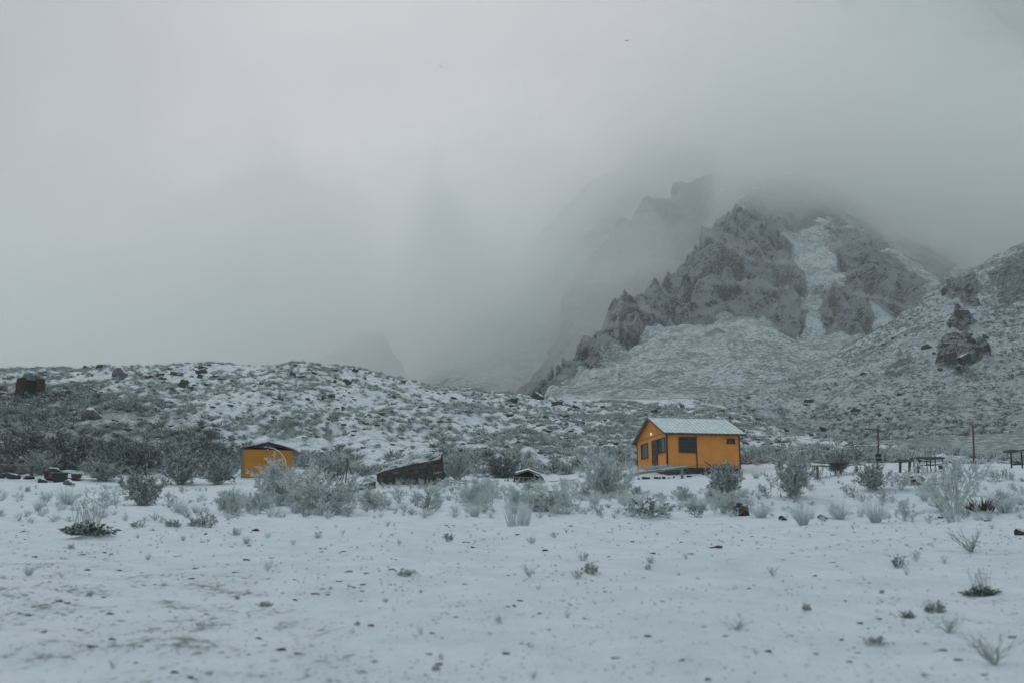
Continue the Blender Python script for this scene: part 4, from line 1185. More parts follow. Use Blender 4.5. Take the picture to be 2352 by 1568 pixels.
# rubble between the shrubs of the slope
n = 8000
px = rng.uniform(-100, 2050, n); d_ = rng.uniform(80, 156, n); x_ = (px - 1176) / F * d_; z_ = G.z(x_, d_)
qx, qy = proj(x_, d_, z_); kp = (rng.random(n) < np.clip(.30 + fbm(x_ / 9, d_ / 9, 0, 3, 411), 0, 1) * np.interp(qx, [-100, 1000, 1200, 2050], [.6, .7, 1, 1])) & ((np.hypot(x_ - 13.0, d_ - 75) > 5))
s_ = rng.uniform(.2, .75, kp.sum())
o = merge([(*rock_shape(s, 1, 7, (1, .8, .4), .1), np.zeros(42)) for s in (91, 92, 93)], np.stack([x_[kp], d_[kp], z_[kp] + .05], -1), np.stack([s_, s_ * .8], -1), rng.uniform(0, 6.28, kp.sum()), MR_DARK, 'rubble', rng.integers(0, 3, kp.sum()), np.zeros(kp.sum()))
tag(o, kind='stuff')
# ------------------------------------------------------------------ built things
class MB:
    def __init__(s): s.v = []; s.f = []
    def add(s, vs, fs):
        k = len(s.v); s.v += [tuple(map(float, q)) for q in vs]; s.f += [tuple(i + k for i in f) for f in fs]; return s
    def box(s, x0, x1, y0, y1, z0, z1):
        return s.add([(x, y, z) for x in (x0, x1) for y in (y0, y1) for z in (z0, z1)], [(0, 1, 3, 2), (4, 6, 7, 5), (0, 4, 5, 1), (2, 3, 7, 6), (0, 2, 6, 4), (1, 5, 7, 3)])
    def prism(s, poly, vec):
        n = len(poly); v = [np.array(p, float) for p in poly]; vec = np.array(vec, float)
        return s.add(v + [p + vec for p in v], [tuple(range(n - 1, -1, -1)), tuple(range(n, 2 * n))] + [(i, (i + 1) % n, n + (i + 1) % n, n + i) for i in range(n)])
    def beam(s, a, b, w, h, up=(0, 0, 1)):
        a = np.array(a, float); b = np.array(b, float); d = unit(b - a); u = unit(np.cross(d, up)); t = np.cross(u, d)
        p = [a - u * w / 2 - t * h / 2, a + u * w / 2 - t * h / 2, a + u * w / 2 + t * h / 2, a - u * w / 2 + t * h / 2]
        return s.prism(p, b - a)
    def log(s, pts, r, n=9, seed=0, wob=.06):
        g = np.random.default_rng(seed); pts = [np.array(p, float) for p in pts]
        # resample so the wood gets small irregularities
        P = [pts[0]]
        for a, b in zip(pts[:-1], pts[1:]):
            k = max(1, int(np.linalg.norm(b - a) / .25))
            P += [a + (b - a) * (i + 1) / k for i in range(k)]
        rr = r if hasattr(r, '__len__') else (r, r)
        k0 = len(s.v); m = len(P)
        for i, p in enumerate(P):
            d = unit(P[min(i + 1, m - 1)] - P[max(i - 1, 0)]); h = np.array([0, 0, 1.]) if abs(d[2]) < .9 else np.array([1., 0, 0])
            u = unit(np.cross(d, h)); w = np.cross(d, u); R_ = rr[0] + (rr[1] - rr[0]) * i / (m - 1)
            o = g.normal(size=3) * R_ * wob
            for j in range(n):
                an = j * 2 * math.pi / n; q = R_ * (1 + g.normal() * wob)
                s.v.append(tuple(p + o + (u * math.cos(an) + w * math.sin(an)) * q))
        for i in range(m - 1):
            for j in range(n):
                a = k0 + i * n + j; b = k0 + i * n + (j + 1) % n
                s.f.append((a, b, b + n, a + n))
        s.f.append(tuple(k0 + j for j in range(n - 1, -1, -1))); s.f.append(tuple(k0 + (m - 1) * n + j for j in range(n)))
        return s
    def build(s, name, mat, parent=None, bevel=0.0, smooth_=False):
        me = bpy.data.meshes.new(name); me.from_pydata(s.v, [], s.f); me.materials.append(mat)
        if smooth_:
            for p in me.polygons: p.use_smooth = True
        import bmesh
        bm = bmesh.new(); bm.from_mesh(me); bmesh.ops.recalc_face_normals(bm, faces=bm.faces)
        if bevel: bmesh.ops.bevel(bm, geom=[e for e in bm.edges if e.calc_face_angle(0) > .6], offset=bevel, segments=1, affect='EDGES', clamp_overlap=True)
        bm.to_mesh(me); bm.free(); me.update()
        return link(name, me, parent)

def empty(name, loc, rz=0, label=None, cat=None, group=None):
    o = bpy.data.objects.new(name, None); col.objects.link(o); o.location = loc; o.rotation_euler = (0, 0, rz)
    return tag(o, label, cat, group)

def mat_paint(name, c, groove=None, var=.06, grime=.25):
    """painted sheet or boards; streaks of dirt run down, thin joints between boards"""
    m, nt, b = newmat(name)
    tc = nt.nodes.new('ShaderNodeTexCoord').outputs['Object']
    n1 = noise(nt, 1.2, 4, .6, tc); n2 = noise(nt, 5, 4, .6, scaled(nt, tc, 3, 3, .35)); n3 = noise(nt, 40, 3, .6, tc)
    cc = mixc(nt, ramp(nt, n1, .3, .7), tuple(v * (1 - var) for v in c), tuple(v * (1 + var) for v in c))
    cc = mixc(nt, math_(nt, 'MULTIPLY', ramp(nt, n2, .52, .75), grime), cc, tuple(v * .55 for v in c))
    h = math_(nt, 'MULTIPLY', n3, .15)
    spz = nt.nodes.new('ShaderNodeSeparateXYZ'); nt.links.new(tc, spz.inputs[0])
    splash = ramp(nt, math_(nt, 'SUBTRACT', math_(nt, 'MULTIPLY', n2, .7), spz.outputs['Z']), -.05, .35)
    cc = mixc(nt, math_(nt, 'MULTIPLY', splash, .55), cc, tuple(.35 * v + .08 for v in c))
    if not groove:
        for ax_ in ('X', 'Y'):
            fj = math_(nt, 'LESS_THAN', math_(nt, 'FRACT', math_(nt, 'ADD', math_(nt, 'MULTIPLY', spz.outputs[ax_], 1 / 1.22), .27)), .018)
            cc = mixc(nt, math_(nt, 'MULTIPLY', fj, .30), cc, tuple(v * .5 for v in c))
    if groove:
        sp = nt.nodes.new('ShaderNodeSeparateXYZ'); nt.links.new(tc, sp.inputs[0])
        fr = math_(nt, 'FRACT', math_(nt, 'MULTIPLY', sp.outputs[groove[0]], groove[1]))
        g = math_(nt, 'LESS_THAN', fr, .10)
        cc = mixc(nt, math_(nt, 'MULTIPLY', g, .45), cc, tuple(v * .4 for v in c))
        h = math_(nt, 'SUBTRACT', h, g)
    nt.links.new(cc, b.inputs['Base Color']); b.inputs['Roughness'].default_value = .62; b.inputs['Specular IOR Level'].default_value = .25
    bump(nt, b, h, .35, .015)
    return m

M_ORANGE = mat_paint('orange_paint', (.80, .31, .065))
M_YELLOW = mat_paint('ochre_boards', (.60, .25, .03), ('Z', 7.2), .08, .3)
M_TRIM = mat_plain('dark_brown_timber', (.055, .03, .022), .7, .3, 9)
M_DOOR = mat_plain('brown_door', (.10, .045, .025), .55, .25, 7, stretch=(4, 4, .6))
M_SOFFIT = mat_plain('soffit_boards', (.22, .10, .035), .7, .25, 8)
M_ROOFSNOW = mat_plain('snowed_sheet_roof', (.66, .71, .75), .8, .16, 2.2)
M_SEAM = mat_plain('sheet_rib', (.55, .59, .62), .5, .15, 3)
M_DARKSHEET = mat_plain('grey_sheet', (.16, .19, .20), .5, .2, 3, stretch=(6, 1, 1))
M_GLASS = mat_plain('window_glass', (.022, .034, .042), .08, .2, 1.0)
M_CURTAIN = mat_plain('pale_curtain', (.16, .21, .22), .35, .3, 2.5, stretch=(3, 3, .5))
M_GRILLE = mat_plain('iron_grille', (.03, .035, .04), .5, .2, 5)
M_STONEBASE = mat_rock('stone_footing', (.05, .05, .055), (.13, .12, .12), .9, 1.1, 4.0)
M_WOOD = mat_plain('weathered_wood', (.095, .075, .068), .8, .35, 5, frost=.35, stretch=(1, 1, .3))
M_GREYWOOD = mat_plain('grey_frosted_log', (.20, .24, .23), .85, .25, 4, frost=.8)
M_TOPWOOD = mat_plain('table_board_with_snow', (.09, .08, .075), .8, .3, 5, frost=.45)
M_DARKMETAL = mat_plain('dark_metal', (.02, .021, .024), .5, .2, 5)
M_BLACK = mat_plain('black_plastic', (.012, .013, .015), .45, .2, 4)
M_WHITE = mat_plain('white_lettering', (.5, .53, .55), .6, .05, 4)
M_VOID = mat_plain('painted_dark_inside', (.008, .007, .007), .95, .2, 4)  # near-black colour stands in for the shade inside openings
M_BRICK = mat_rock('red_dry_stone', (.042, .018, .017), (.09, .038, .033), .85, 1.0, 5.0)
M_ICE = mat_plain('icicle', (.62, .70, .75), .25, .1, 5)
M_DOME = mat_rock('snow_covered_dome', (.10, .12, .12), (.22, .25, .24), .45, .95, 1.5)
M_BIRD = mat_plain('dark_feathers', (.02, .02, .022), .8, .2, 5)

# ---- the orange house: local x runs along the long wall, y along the gable wall away from the viewer
HC = np.array([10.996, 70.9, 6.94]); TH = .181; HH, HW, HL, RISE = 2.514, 6.87, 5.52, 1.406
hl_ = np.array([math.cos(TH), math.sin(TH), 0]); hg = np.array([-math.sin(TH), math.cos(TH), 0])
house = empty('house', HC, TH, 'orange house with snowy ribbed gable roof and dark framed windows', 'house')
def c5h(cx, cy): return ((2450 + cx / 3.92) * .5742, (1620 + cy / 3.92) * .5742)
def on_plane(px, py, o, n):
    a = W(px, py, 50.) - np.array([0, 0, CAMZ]); a = np.array([a[0], a[1], a[2]])
    c = np.array([0, 0, CAMZ]); t = ((o - c) @ n) / (a @ n); return c + a * t
def g_pt(cx, cy):
    q = on_plane(*c5h(cx, cy), HC, hl_) - HC; return q @ hg, q[2]
def l_pt(cx, cy):
    q = on_plane(*c5h(cx, cy), HC, hg) - HC; return q @ hl_, q[2]
m = MB()
m.prism([(0, 0, 0), (0, HW, 0), (0, HW, HH), (0, HW / 2, HH + RISE), (0, 0, HH)], (HL, 0, 0))
m.build('wall', M_ORANGE, house)
MB().box(.05, HL - .05, .05, HW - .05, -1.6, -.002).build('foundation', M_STONEBASE, house)
sl_ = RISE / (HW / 2)
og, oe, orr = .24, .24, .36
def roofslab(y_e, th, lift, x0, x1, over=0.0):
    """two sloping slabs as one folded sheet"""
    pts = []
    ye = -y_e; ze = HH - y_e * sl_
    a = [(x0, ye, ze + lift), (x0, HW / 2, HH + RISE + lift), (x0, HW + y_e, ze + lift), (x0, HW + y_e, ze + lift + th), (x0, HW / 2, HH + RISE + lift + th), (x0, ye, ze + lift + th)]
    return MB().prism(a, (x1 - x0, 0, 0))
roofslab(oe, .05, .012, -og, HL + orr).build('soffit', M_SOFFIT, house)
roof = roofslab(oe + .06, .035, .066, -og - .03, HL + orr + .03).build('roof', M_ROOFSNOW, house)
m = MB(); nrib = 19
for i in range(nrib + 1):
    x = -og + (HL + og + orr) * i / nrib
    for sgn in (0, 1):
        y0 = -oe - .07 if sgn == 0 else HW + oe + .07
        z0 = HH - (oe + .07) * sl_ + .066 + .035; z1 = HH + RISE + .066 + .035
        m.beam((x, y0, z0 + .012), (x, HW / 2, z1 + .012), .035, .03)
m.build('rib', M_SEAM, roof)
MB().beam((-og - .05, HW / 2, HH + RISE + .125), (HL + orr + .05, HW / 2, HH + RISE + .125), .22, .04).build('ridge_cap', M_SEAM, roof)
# fascias and eave board
M_BARGE = mat_plain('grey_green_board', (.10, .13, .13), .7, .25, 6)
for xx in (-og - .04, HL + orr + .04):
    for y0 in (-oe - .06, HW + oe + .06):
        MB().beam((xx, y0, HH - (oe + .06) * sl_ + .02), (xx, HW / 2, HH + RISE + .02), .03, .15).build('bargeboard', M_BARGE, house)
for y0 in (-oe - .075, HW + oe + .075): MB().beam((-og, y0, HH - .12), (HL + orr, y0, HH - .12), .03, .15).build('fascia', M_TRIM, house)
m = MB(); g_ = np.random.default_rng(5)
for i in range(64):
    x = -og + .03 + (HL + orr + og - .06) * i / 63 + g_.normal() * .01; Lc = .05 + .10 * g_.random() ** 2 + (.16 if g_.random() < .12 else 0)
    zt = HH - .04; m.add([(x - .011, -oe - .10, zt), (x + .011, -oe - .10, zt), (x, -oe - .115, zt), (x, -oe - .105, zt - Lc)], [(0, 1, 2), (0, 3, 1), (1, 3, 2), (2, 3, 0)])
m.build('icicle', M_ICE, roof)
# corner posts and cover strips
def post(x0, x1, y0, y1, z0, z1): return MB().box(x0, x1, y0, y1, z0, z1).build('corner_post', M_TRIM, house, .006)
post(-.03, .09, -.035, .07, -.02, HH - .1)
xs_, _ = l_pt(1318, 700); post(xs_ - .045, xs_ + .045, -.028, -.002, -.02, HH - .09)
post(HL - .07, HL + .03, -.035, .05, -.02, HH - .1)
post(-.03, .05, HW - .05, HW + .03, -.02, HH - .1)
MB().box(-.012, -.002, .08, HW - .06, HH - .012, HH + .012).build('seam', M_TRIM, house)
MB().box(-.012, -.002, g_pt(700, 400)[0] - .012, g_pt(700, 400)[0] + .012, HH + .013, HH + .72).build('seam', M_TRIM, house)
MB().box(.1, HL - .08, -.02, -.003, -.03, .03).build('sill_board', M_TRIM, house)
def window(face, a0, a1, z0, z1, bars, fw=.085, pane_m=M_GLASS, curtain=None):
    """frame stands proud of the wall, pane set back in it, iron grille across"""
    def bx(m, u0, u1, d0, d1, z0, z1):
        return m.box(u0, u1, -d1, -d0, z0, z1) if face == 'long' else m.box(-d1, -d0, u0, u1, z0, z1)
    fr = MB()
    bx(fr, a0, a1, .003, .055, z1 - fw, z1); bx(fr, a0 - .02, a1 + .02, .003, .075, z0, z0 + fw)
    bx(fr, a0, a0 + fw, .003, .055, z0 + fw, z1 - fw); bx(fr, a1 - fw, a1, .003, .055, z0 + fw, z1 - fw)
    w = fr.build('window', M_TRIM, house)
    bx(MB(), a0 + fw, a1 - fw, .003, .012, z0 + fw, z1 - fw).build('pane', pane_m, w)
    if curtain: bx(MB(), curtain[0], curtain[1], .012, .016, z0 + fw, z1 - fw).build('curtain', M_CURTAIN, w)
    m = MB(); bx(m, (a0 + a1) / 2 - .02, (a0 + a1) / 2 + .02, .014, .035, z0 + fw, z1 - fw); m.build('mullion', M_TRIM, w)
    if bars:
        m = MB()
        for i in range(1, bars[0]):
            u = a0 + fw + (a1 - a0 - 2 * fw) * i / bars[0]; bx(m, u - .006, u + .006, .036, .046, z0 + fw, z1 - fw)
        for i in range(1, bars[1]):
            z = z0 + fw + (z1 - z0 - 2 * fw) * i / bars[1]; bx(m, a0 + fw, a1 - fw, .0465, .056, z - .006, z + .006)
        m.build('grille', M_GRILLE, w)
    return w
xa, z1_ = l_pt(1033, 492); xb, z0_ = l_pt(1308, 746)
window('long', xa, xs_ - .046, z0_, z1_, (6, 4), .07)
xa, z1_ = l_pt(1790, 520); xb, z0_ = l_pt(1918, 606)
w = window('long', xa, xb, z0_, z1_, None, .11)
MB().box(xa + .2, xb - .3, -.022, -.013, z0_ + .13, z1_ - .13).build('curtain', M_CURTAIN, w)
ya, zt_ = g_pt(825, 492); yb, zb_ = g_pt(718, 765)
window('gable', ya, yb, zb_, zt_ - .02, (4, 5), .075, curtain=(ya + .12, (ya + yb) / 2))
ya, zt_ = g_pt(558, 585); yb, zb_ = g_pt(460, 852)
window('gable', ya, yb, zb_, zt_, (4, 5), .085, curtain=(ya + .18, yb - .42))
ya, zt_ = g_pt(705, 532); yb, zb_ = g_pt(632, 945)
dr = MB().box(-.03, -.003, ya + .09, yb - .09, .02, zt_ - .09).build('door', M_DOOR, house, .004)
m = MB()
for i in range(4):
    z = .12 + (zt_ - .25) * i / 4
    for k in range(2):
        y_ = ya + .14 + (yb - ya - .28) * k / 2 + .02; m.box(-.042, -.031, y_, y_ + (yb - ya - .28) / 2 - .04, z, z + (zt_ - .25) / 4 - .07)
m.build('panel', M_TRIM, dr)
MB().box(-.08, -.031, ya + .13, ya + .17, 1.0, 1.05).build('handle', M_GRILLE, dr)
m = MB(); m.box(-.055, -.003, ya, ya + .088, 0, zt_); m.box(-.055, -.003, yb - .088, yb, 0, zt_); m.box(-.055, -.003, ya + .089, yb - .089, zt_ - .088, zt_)
m.build('door_frame', M_TRIM, house)
# the wall lamp that is lit above the door
yl, zl = g_pt(632, 450)
lm = bpy.data.materials.new('lamp_light'); lm.use_nodes = True; lb = lm.node_tree.nodes['Principled BSDF']
lb.inputs['Base Color'].default_value = (.9, .85, .75, 1); lb.inputs['Emission Color'].default_value = (1, .72, .42, 1); lb.inputs['Emission Strength'].default_value = .65
lamp = MB().log([(-.02, yl, zl - .09), (-.14, yl, zl - .09)], .03, 8).build('wall_lamp', M_WHITE, house)
v, f = ico(2); MB().add([(-.14 + q[0] * .065, yl + q[1] * .075, zl + q[2] * .11) for q in v], [tuple(t) for t in f]).build('lamp_shade', lm, lamp, smooth_=True)
# waste pipe leaning out of the wall
q0 = l_pt(1435, 868); q1 = l_pt(1545, 975)
MB().log([(q0[0], -.05, q0[1]), (q1[0], -.45, q1[1] - .1)], .028, 8).build('pipe', M_GRILLE, house)
# electric cable looping at the corner
MB().log([(.06, -.06, HH - .35), (.25, -.14, HH - .2), (.6, -.25, HH - .13)], .014, 6).build('cable', M_GREYWOOD, house)

# ---- the ochre shed
SA = W(554.8, 1099.6, 70.2); ST = R(16.6)
SW = 3.42; SD = 3.2; SH = 2.08
shed = empty('shed', SA, ST, 'small ochre board shed with open gable and thin curved sheet roof', 'shed')
MB().box(0, SW, 0, .06, 0, SH).build('front_wall', M_YELLOW, shed)
m = MB(); m.box(.0, SW, SD - .06, SD, 0, SH); m.box(SW - .06, SW, .061, SD - .061, 0, SH); m.build('wall', M_YELLOW, shed)
MB().box(.0, .06, .061, SD - .061, -.05, SH).build('side_wall', M_DARKSHEET, shed)
MB().box(-.06, .05, -.05, -.003, -.02, SH - .02).build('corner_post', M_DARKSHEET, shed)
MB().box(.06, SW - .06, .061, SD - .061, -.03, .03).build('floor', M_TRIM, shed)
rs = MB()
prof = [(-.22, SH + .10), (.0, SH + .14), (SW * .25, SH + .30), (SW * .46, SH + .50), (SW * .5, SH + .56), (SW * .54, SH + .50), (SW * .78, SH + .30), (SW + .02, SH + .08), (SW + .55, SH - .20)]
for i in range(len(prof) - 1):
    (xa_, za_), (xb_, zb_) = prof[i], prof[i + 1]
    t_ = .045
    rs.add([(xa_, -.22, za_), (xb_, -.22, zb_), (xb_, SD + .25, zb_), (xa_, SD + .25, za_), (xa_, -.22, za_ + t_), (xb_, -.22, zb_ + t_), (xb_, SD + .25, zb_ + t_), (xa_, SD + .25, za_ + t_)],
           [(0, 1, 2, 3), (7, 6, 5, 4), (0, 4, 5, 1), (3, 2, 6, 7)] + ([(0, 3, 7, 4)] if i == 0 else []) + ([(1, 5, 6, 2)] if i == len(prof) - 2 else []))
sroof = rs.build('roof', M_DARKSHEET, shed)
m = MB()
for i in range(9):
    y_ = -.2 + (SD + .4) * i / 8
    m.beam((-.2, y_, SH + .155), (SW * .5, y_, SH + .625), .02, .02); m.beam((SW * .5, y_, SH + .625), (SW + .02, y_, SH + .14), .02, .02)
m.build('rib', M_SEAM, sroof)
MB().beam((SW * .5, .03, SH - .1), (SW * .5, .03, SH + .54), .09, .09, (0, 1, 0)).build('king_post', M_WOOD, shed)
MB().box(.02, SW - .02, .0, .05, SH + .003, SH + .05).build('tie_beam', M_WOOD, shed)
MB().box(.1, SW - .1, .9, .95, SH + .01, SH + .26).build('dark_gable_sheet', M_VOID, shed)  # added dark sheet, paints the shade in the open gable gap
m = MB(); 
for k, (a_, b_) in enumerate((((.02, SH + .06), (.3, SH + .2)), ((SW - .3, SH + .16), (SW - .02, SH + .02)))): m.beam((a_[0], .03, a_[1]), (b_[0], .03, b_[1]), .06, .07)
m.build('rafter', M_WOOD, shed)
sl2 = MB().log([(SW * .49, -.09, SH - .02), (SW * .49, -.03, SH - .02)], .10, 12).build('floodlight', M_BLACK, shed)
v, f = ico(1); MB().add([(SW * .49 + q[0] * .055, -.11 + q[1] * .03, SH - .02 + q[2] * .08) for q in v], [tuple(t) for t in f]).build('lens', M_ICE, sl2)
MB().box(-.02, SW + .02, -.12, SD, -.42, -.035).build('foundation', M_STONEBASE, shed)
MB().box(-.05, SW + .02, -.16, -.01, -.034, -.003).build('snow_ledge', M_ROOFSNOW, shed)
MB().log([(.1, -.35, -.12), (1.0, -.38, -.22), (2.2, -.42, -.30), (3.2, -.45, -.33)], .07, 8, 3).build('kerb_log', M_GREYWOOD, shed)

# the long arching shoot of the shrub before the shed
sh0 = plants[0][0]
mw = Matrix.LocRotScale(sh0.location, sh0.rotation_euler, sh0.scale)
cx_ = lambda a, b: ((900 + a / 7.127) * .5742, (1740 + b / 7.127) * .5742)
dd_ = sh0.location.y
arch = [W(*cx_(*p), dd_) for p in ((1255, 342), (1400, 372), (1540, 450), (1640, 560), (1710, 680), (1760, 900), (1700, 1200))]
arch = [W(*cx_(*p), dd_ + .2) for p in ((1700, 1250), (1760, 900), (1715, 690), (1640, 560), (1540, 450), (1400, 372), (1255, 342))]
b_ = MB().log(arch, (.03, .02), 6, 4, .25).build('branch', mat_plain('rime', (.60, .68, .70), .8, .1, 20), sh0)
b_.matrix_parent_inverse = mw.inverted()

# ---- hulls for the great boulders
def hull_rock(name, pts, mat, label, group=None, cuts=3, amp=.05, seed=1):
    import bmesh
    bm = bmesh.new(); pts = [W(*p) for p in pts]; c = np.mean(pts, axis=0)
    for p in pts: bm.verts.new(p - c)
    r = bmesh.ops.convex_hull(bm, input=bm.verts)
    bmesh.ops.delete(bm, geom=[g for g in r['geom_interior'] if isinstance(g, bmesh.types.BMVert)], context='VERTS')
    bmesh.ops.triangulate(bm, faces=bm.faces)
    bmesh.ops.subdivide_edges(bm, edges=bm.edges, cuts=cuts, use_grid_fill=True)
    bmesh.ops.triangulate(bm, faces=bm.faces)
    bmesh.ops.subdivide_edges(bm, edges=bm.edges, cuts=1, use_grid_fill=True)
    bm.normal_update()
    co = np.array([v.co for v in bm.verts]) + c
    n = fbm(co[:, 0] * 1.1, co[:, 1] * 1.1, co[:, 2] * 1.6, 5, seed); n2 = ridged(co[:, 0] * .8 + co[:, 2] * .6, co[:, 1] * .8, co[:, 2] * 1.2, 3, seed + 9) - 1.2
    n3_ = fbm(co[:, 0] * .5, co[:, 1] * .5, co[:, 2] * .7, 2, seed + 20)
    for v, a, b, c3_ in zip(bm.verts, n, n2, n3_): v.co += v.normal * float(a * amp * 1.6 + b * amp + c3_ * amp * 4.5)
    me = bpy.data.meshes.new(name); bm.to_mesh(me); bm.free(); me.materials.append(mat)
    return tag(link(name, me, None, tuple(c)), label, 'boulder', group)
D = 60.8
M_BIG = mat_rock('great_dark_boulder', (.045, .043, .04), (.125, .11, .092), .50, 1.0, 3.2, .85)
front = [(452, 560), (700, 492), (1000, 452), (1120, 428), (1225, 385), (1262, 430), (1275, 560), (1215, 660), (1030, 760), (860, 790), (560, 760), (500, 690), (485, 610)]
back = [(520, 455), (780, 370), (1040, 288), (1170, 272), (1240, 315)]
hull_rock('boulder', [(*c3(x, y), D + (x - 470) * .0012) for x, y in front] + [(*c3(x, y), D + 2.9) for x, y in back] + [(*c3(700, 700), D + 3), (*c3(1270, 620), D + 3)], M_BIG,
          'huge dark slab-like boulder with a sloping snowy top and overhanging face', 'boulders lying on the snow shelf', 4, .07, 3)
hull_rock('boulder', [(*c3(x, y), d - 2.6) for x, y, d in ((130, 722, 60.8), (245, 775, 60.4), (370, 785, 60.3), (470, 745, 60.8), (475, 640, 61.4), (440, 605, 61.8), (350, 592, 61.8), (270, 690, 60.4), (300, 630, 62.2), (160, 715, 62), (400, 780, 62))], mat_rock('greenish_rock', (.07, .085, .08), (.14, .16, .15), .72, 1.0, 2.5),
          'wedge-shaped greenish rock lying against the small end of the huge boulder', 'boulders lying on the snow shelf', 2, .03, 5)

# ---- dugout with its posts
c8 = lambda x, y: ((1980 + x / 7.84) * .5742, (1850 + y / 7.84) * .5742)
DD = 67.6
def w8(x, y, d=DD): return W(*c8(x, y), d)
dz_ = float(w8(900, 700)[2])
dug = empty('dugout', w8(950, 700), 0, 'low black-mouthed dugout with a snowy peaked cover and plank lintel', 'dugout')
inv = -np.array(dug.location)
def rel(p): return np.array(p) + inv
gx = lambda x, y, dy=0: rel(w8(x, y, DD + dy))
m = MB()
for a_, b_ in (((640, 370), (1030, 255)), ((1030, 255), (1400, 400)), ((1400, 400), (1530, 530))):
    p0, p1 = gx(*a_), gx(*b_)
    m.add([p0, p1, p1 + (0, 2.2, .25), p0 + (0, 2.2, .25), p0 + (0, 0, .11), p1 + (0, 0, .11), p1 + (0, 2.2, .36), p0 + (0, 2.2, .36)], [(0, 1, 2, 3), (7, 6, 5, 4), (0, 4, 5, 1), (1, 5, 6, 2), (2, 6, 7, 3), (3, 7, 4, 0)])
m.build('cover', MR_GREY, dug)
m = MB(); a_ = gx(560, 400, 1.9); b_ = gx(1560, 400, 1.9)
m.prism([gx(560, 760, 1.9), gx(1560, 760, 1.9), gx(1530, 500, 1.9), gx(1030, 250, 1.9), gx(600, 400, 1.9)], (0, .1, 0)); m.build('back_wall', M_VOID, dug)  # shade of the recess is put into the black colour
m = MB(); m.prism([gx(560, 760), gx(600, 380), gx(640, 370), gx(620, 760)], (0, 1.9, 0)); m.prism([gx(1340, 760), gx(1330, 400), gx(1420, 420), gx(1560, 560), gx(1580, 760)], (0, 1.9, 0)); m.build('side_wall', MR_DARK, dug)
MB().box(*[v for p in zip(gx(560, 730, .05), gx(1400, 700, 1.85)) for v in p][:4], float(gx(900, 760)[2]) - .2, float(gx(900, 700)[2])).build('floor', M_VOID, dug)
MB().beam(gx(505, 440, -.1), gx(1170, 462, -.1), .16, .06).build('lintel', M_GREYWOOD, dug)
MB().log([gx(725, 470, .1), gx(725, 720, .1)], .075, 8).build('prop', M_WOOD, dug)
M_POST = mat_plain('barked_post', (.22, .19, .13), .85, .3, 6, frost=.7)
posts = [(865, 490, 720, .062, 'thicker of the short posts before the dugout mouth, in its middle'), (1175, 488, 730, .072, 'stout short post at the end of the dugout plank'),
         (312, 518, 700, .05, 'slim short post standing farthest from the dugout mouth'), (402, 515, 705, .062, 'short post of the pair, next to the dugout mouth')]
for x_, a_, b_, r_, lab in posts:
    tag(MB().log([w8(x_, b_ + 20, DD - .35), w8(x_, a_, DD - .35)], r_, 10, int(x_)).build('fence_post', M_POST), lab, 'post', 'short posts by the dugout')
def one(name, mb, mat, label, cat, group=None, **k):
    return tag(mb.build(name, mat, None, **k), label, cat, group)
one('log', MB().log([w8(60, 738, 66.6), w8(300, 738, 66.6), w8(470, 712, 66.7)], .07, 9, 2), M_GREYWOOD, 'short snowy log on the ground before the slim post pair', 'log', 'frosted logs on the ground')
one('log', MB().log([w8(1680, 590, 69), w8(2350, 545, 69.5), w8(2600, 530, 70)], .05, 8, 6), M_GREYWOOD, 'thin pale log lying between the dugout and the round rimed shrub', 'log', 'frosted logs on the ground')
one('log', MB().log([W(*c3(1145, 655), 63), W(*c3(1300, 665), 63.3), W(*c3(1525, 685), 64)], .035, 8, 7), M_GREYWOOD, 'thin snowy rail lying beyond the huge boulder', 'log', 'frosted logs on the ground')
one('stone', MB().add([tuple(q * np.array([.32, .25, .2]) + w8(1290, 655, DD - .2)) for q in ico(1)[0]], [tuple(t) for t in ico(1)[1]]), MR_GREY, 'rounded grey stone leaning at the dugout mouth', 'stone', 'stones poking through the snow')

# ---- log tripod
tri = empty('log_tripod', W(*c2(1580, 830), 64.5), 0, 'tripod of rough logs tied together at the top', 'tripod'); iv = -np.array(tri.location)
top = W(*c2(1588, 575), 64.6)
for (x_, y_, d_, r_, tx, ty) in ((1560, 835, 64.0, .05, 1592, 535), (1498, 850, 64.4, .045, 1608, 548), (1682, 790, 65.6, .05, 1574, 545), (1480, 812, 65.8, .035, 1604, 560)):
    MB().log([W(*c2(x_, y_), d_) + iv + (0, 0, -.08), top + iv + (0, 0, -.12), W(*c2(tx, ty), 64.7) + iv], (r_, r_ * .8), 8, int(x_)).build('leg', M_WOOD if x_ != 1498 else M_GREYWOOD, tri)

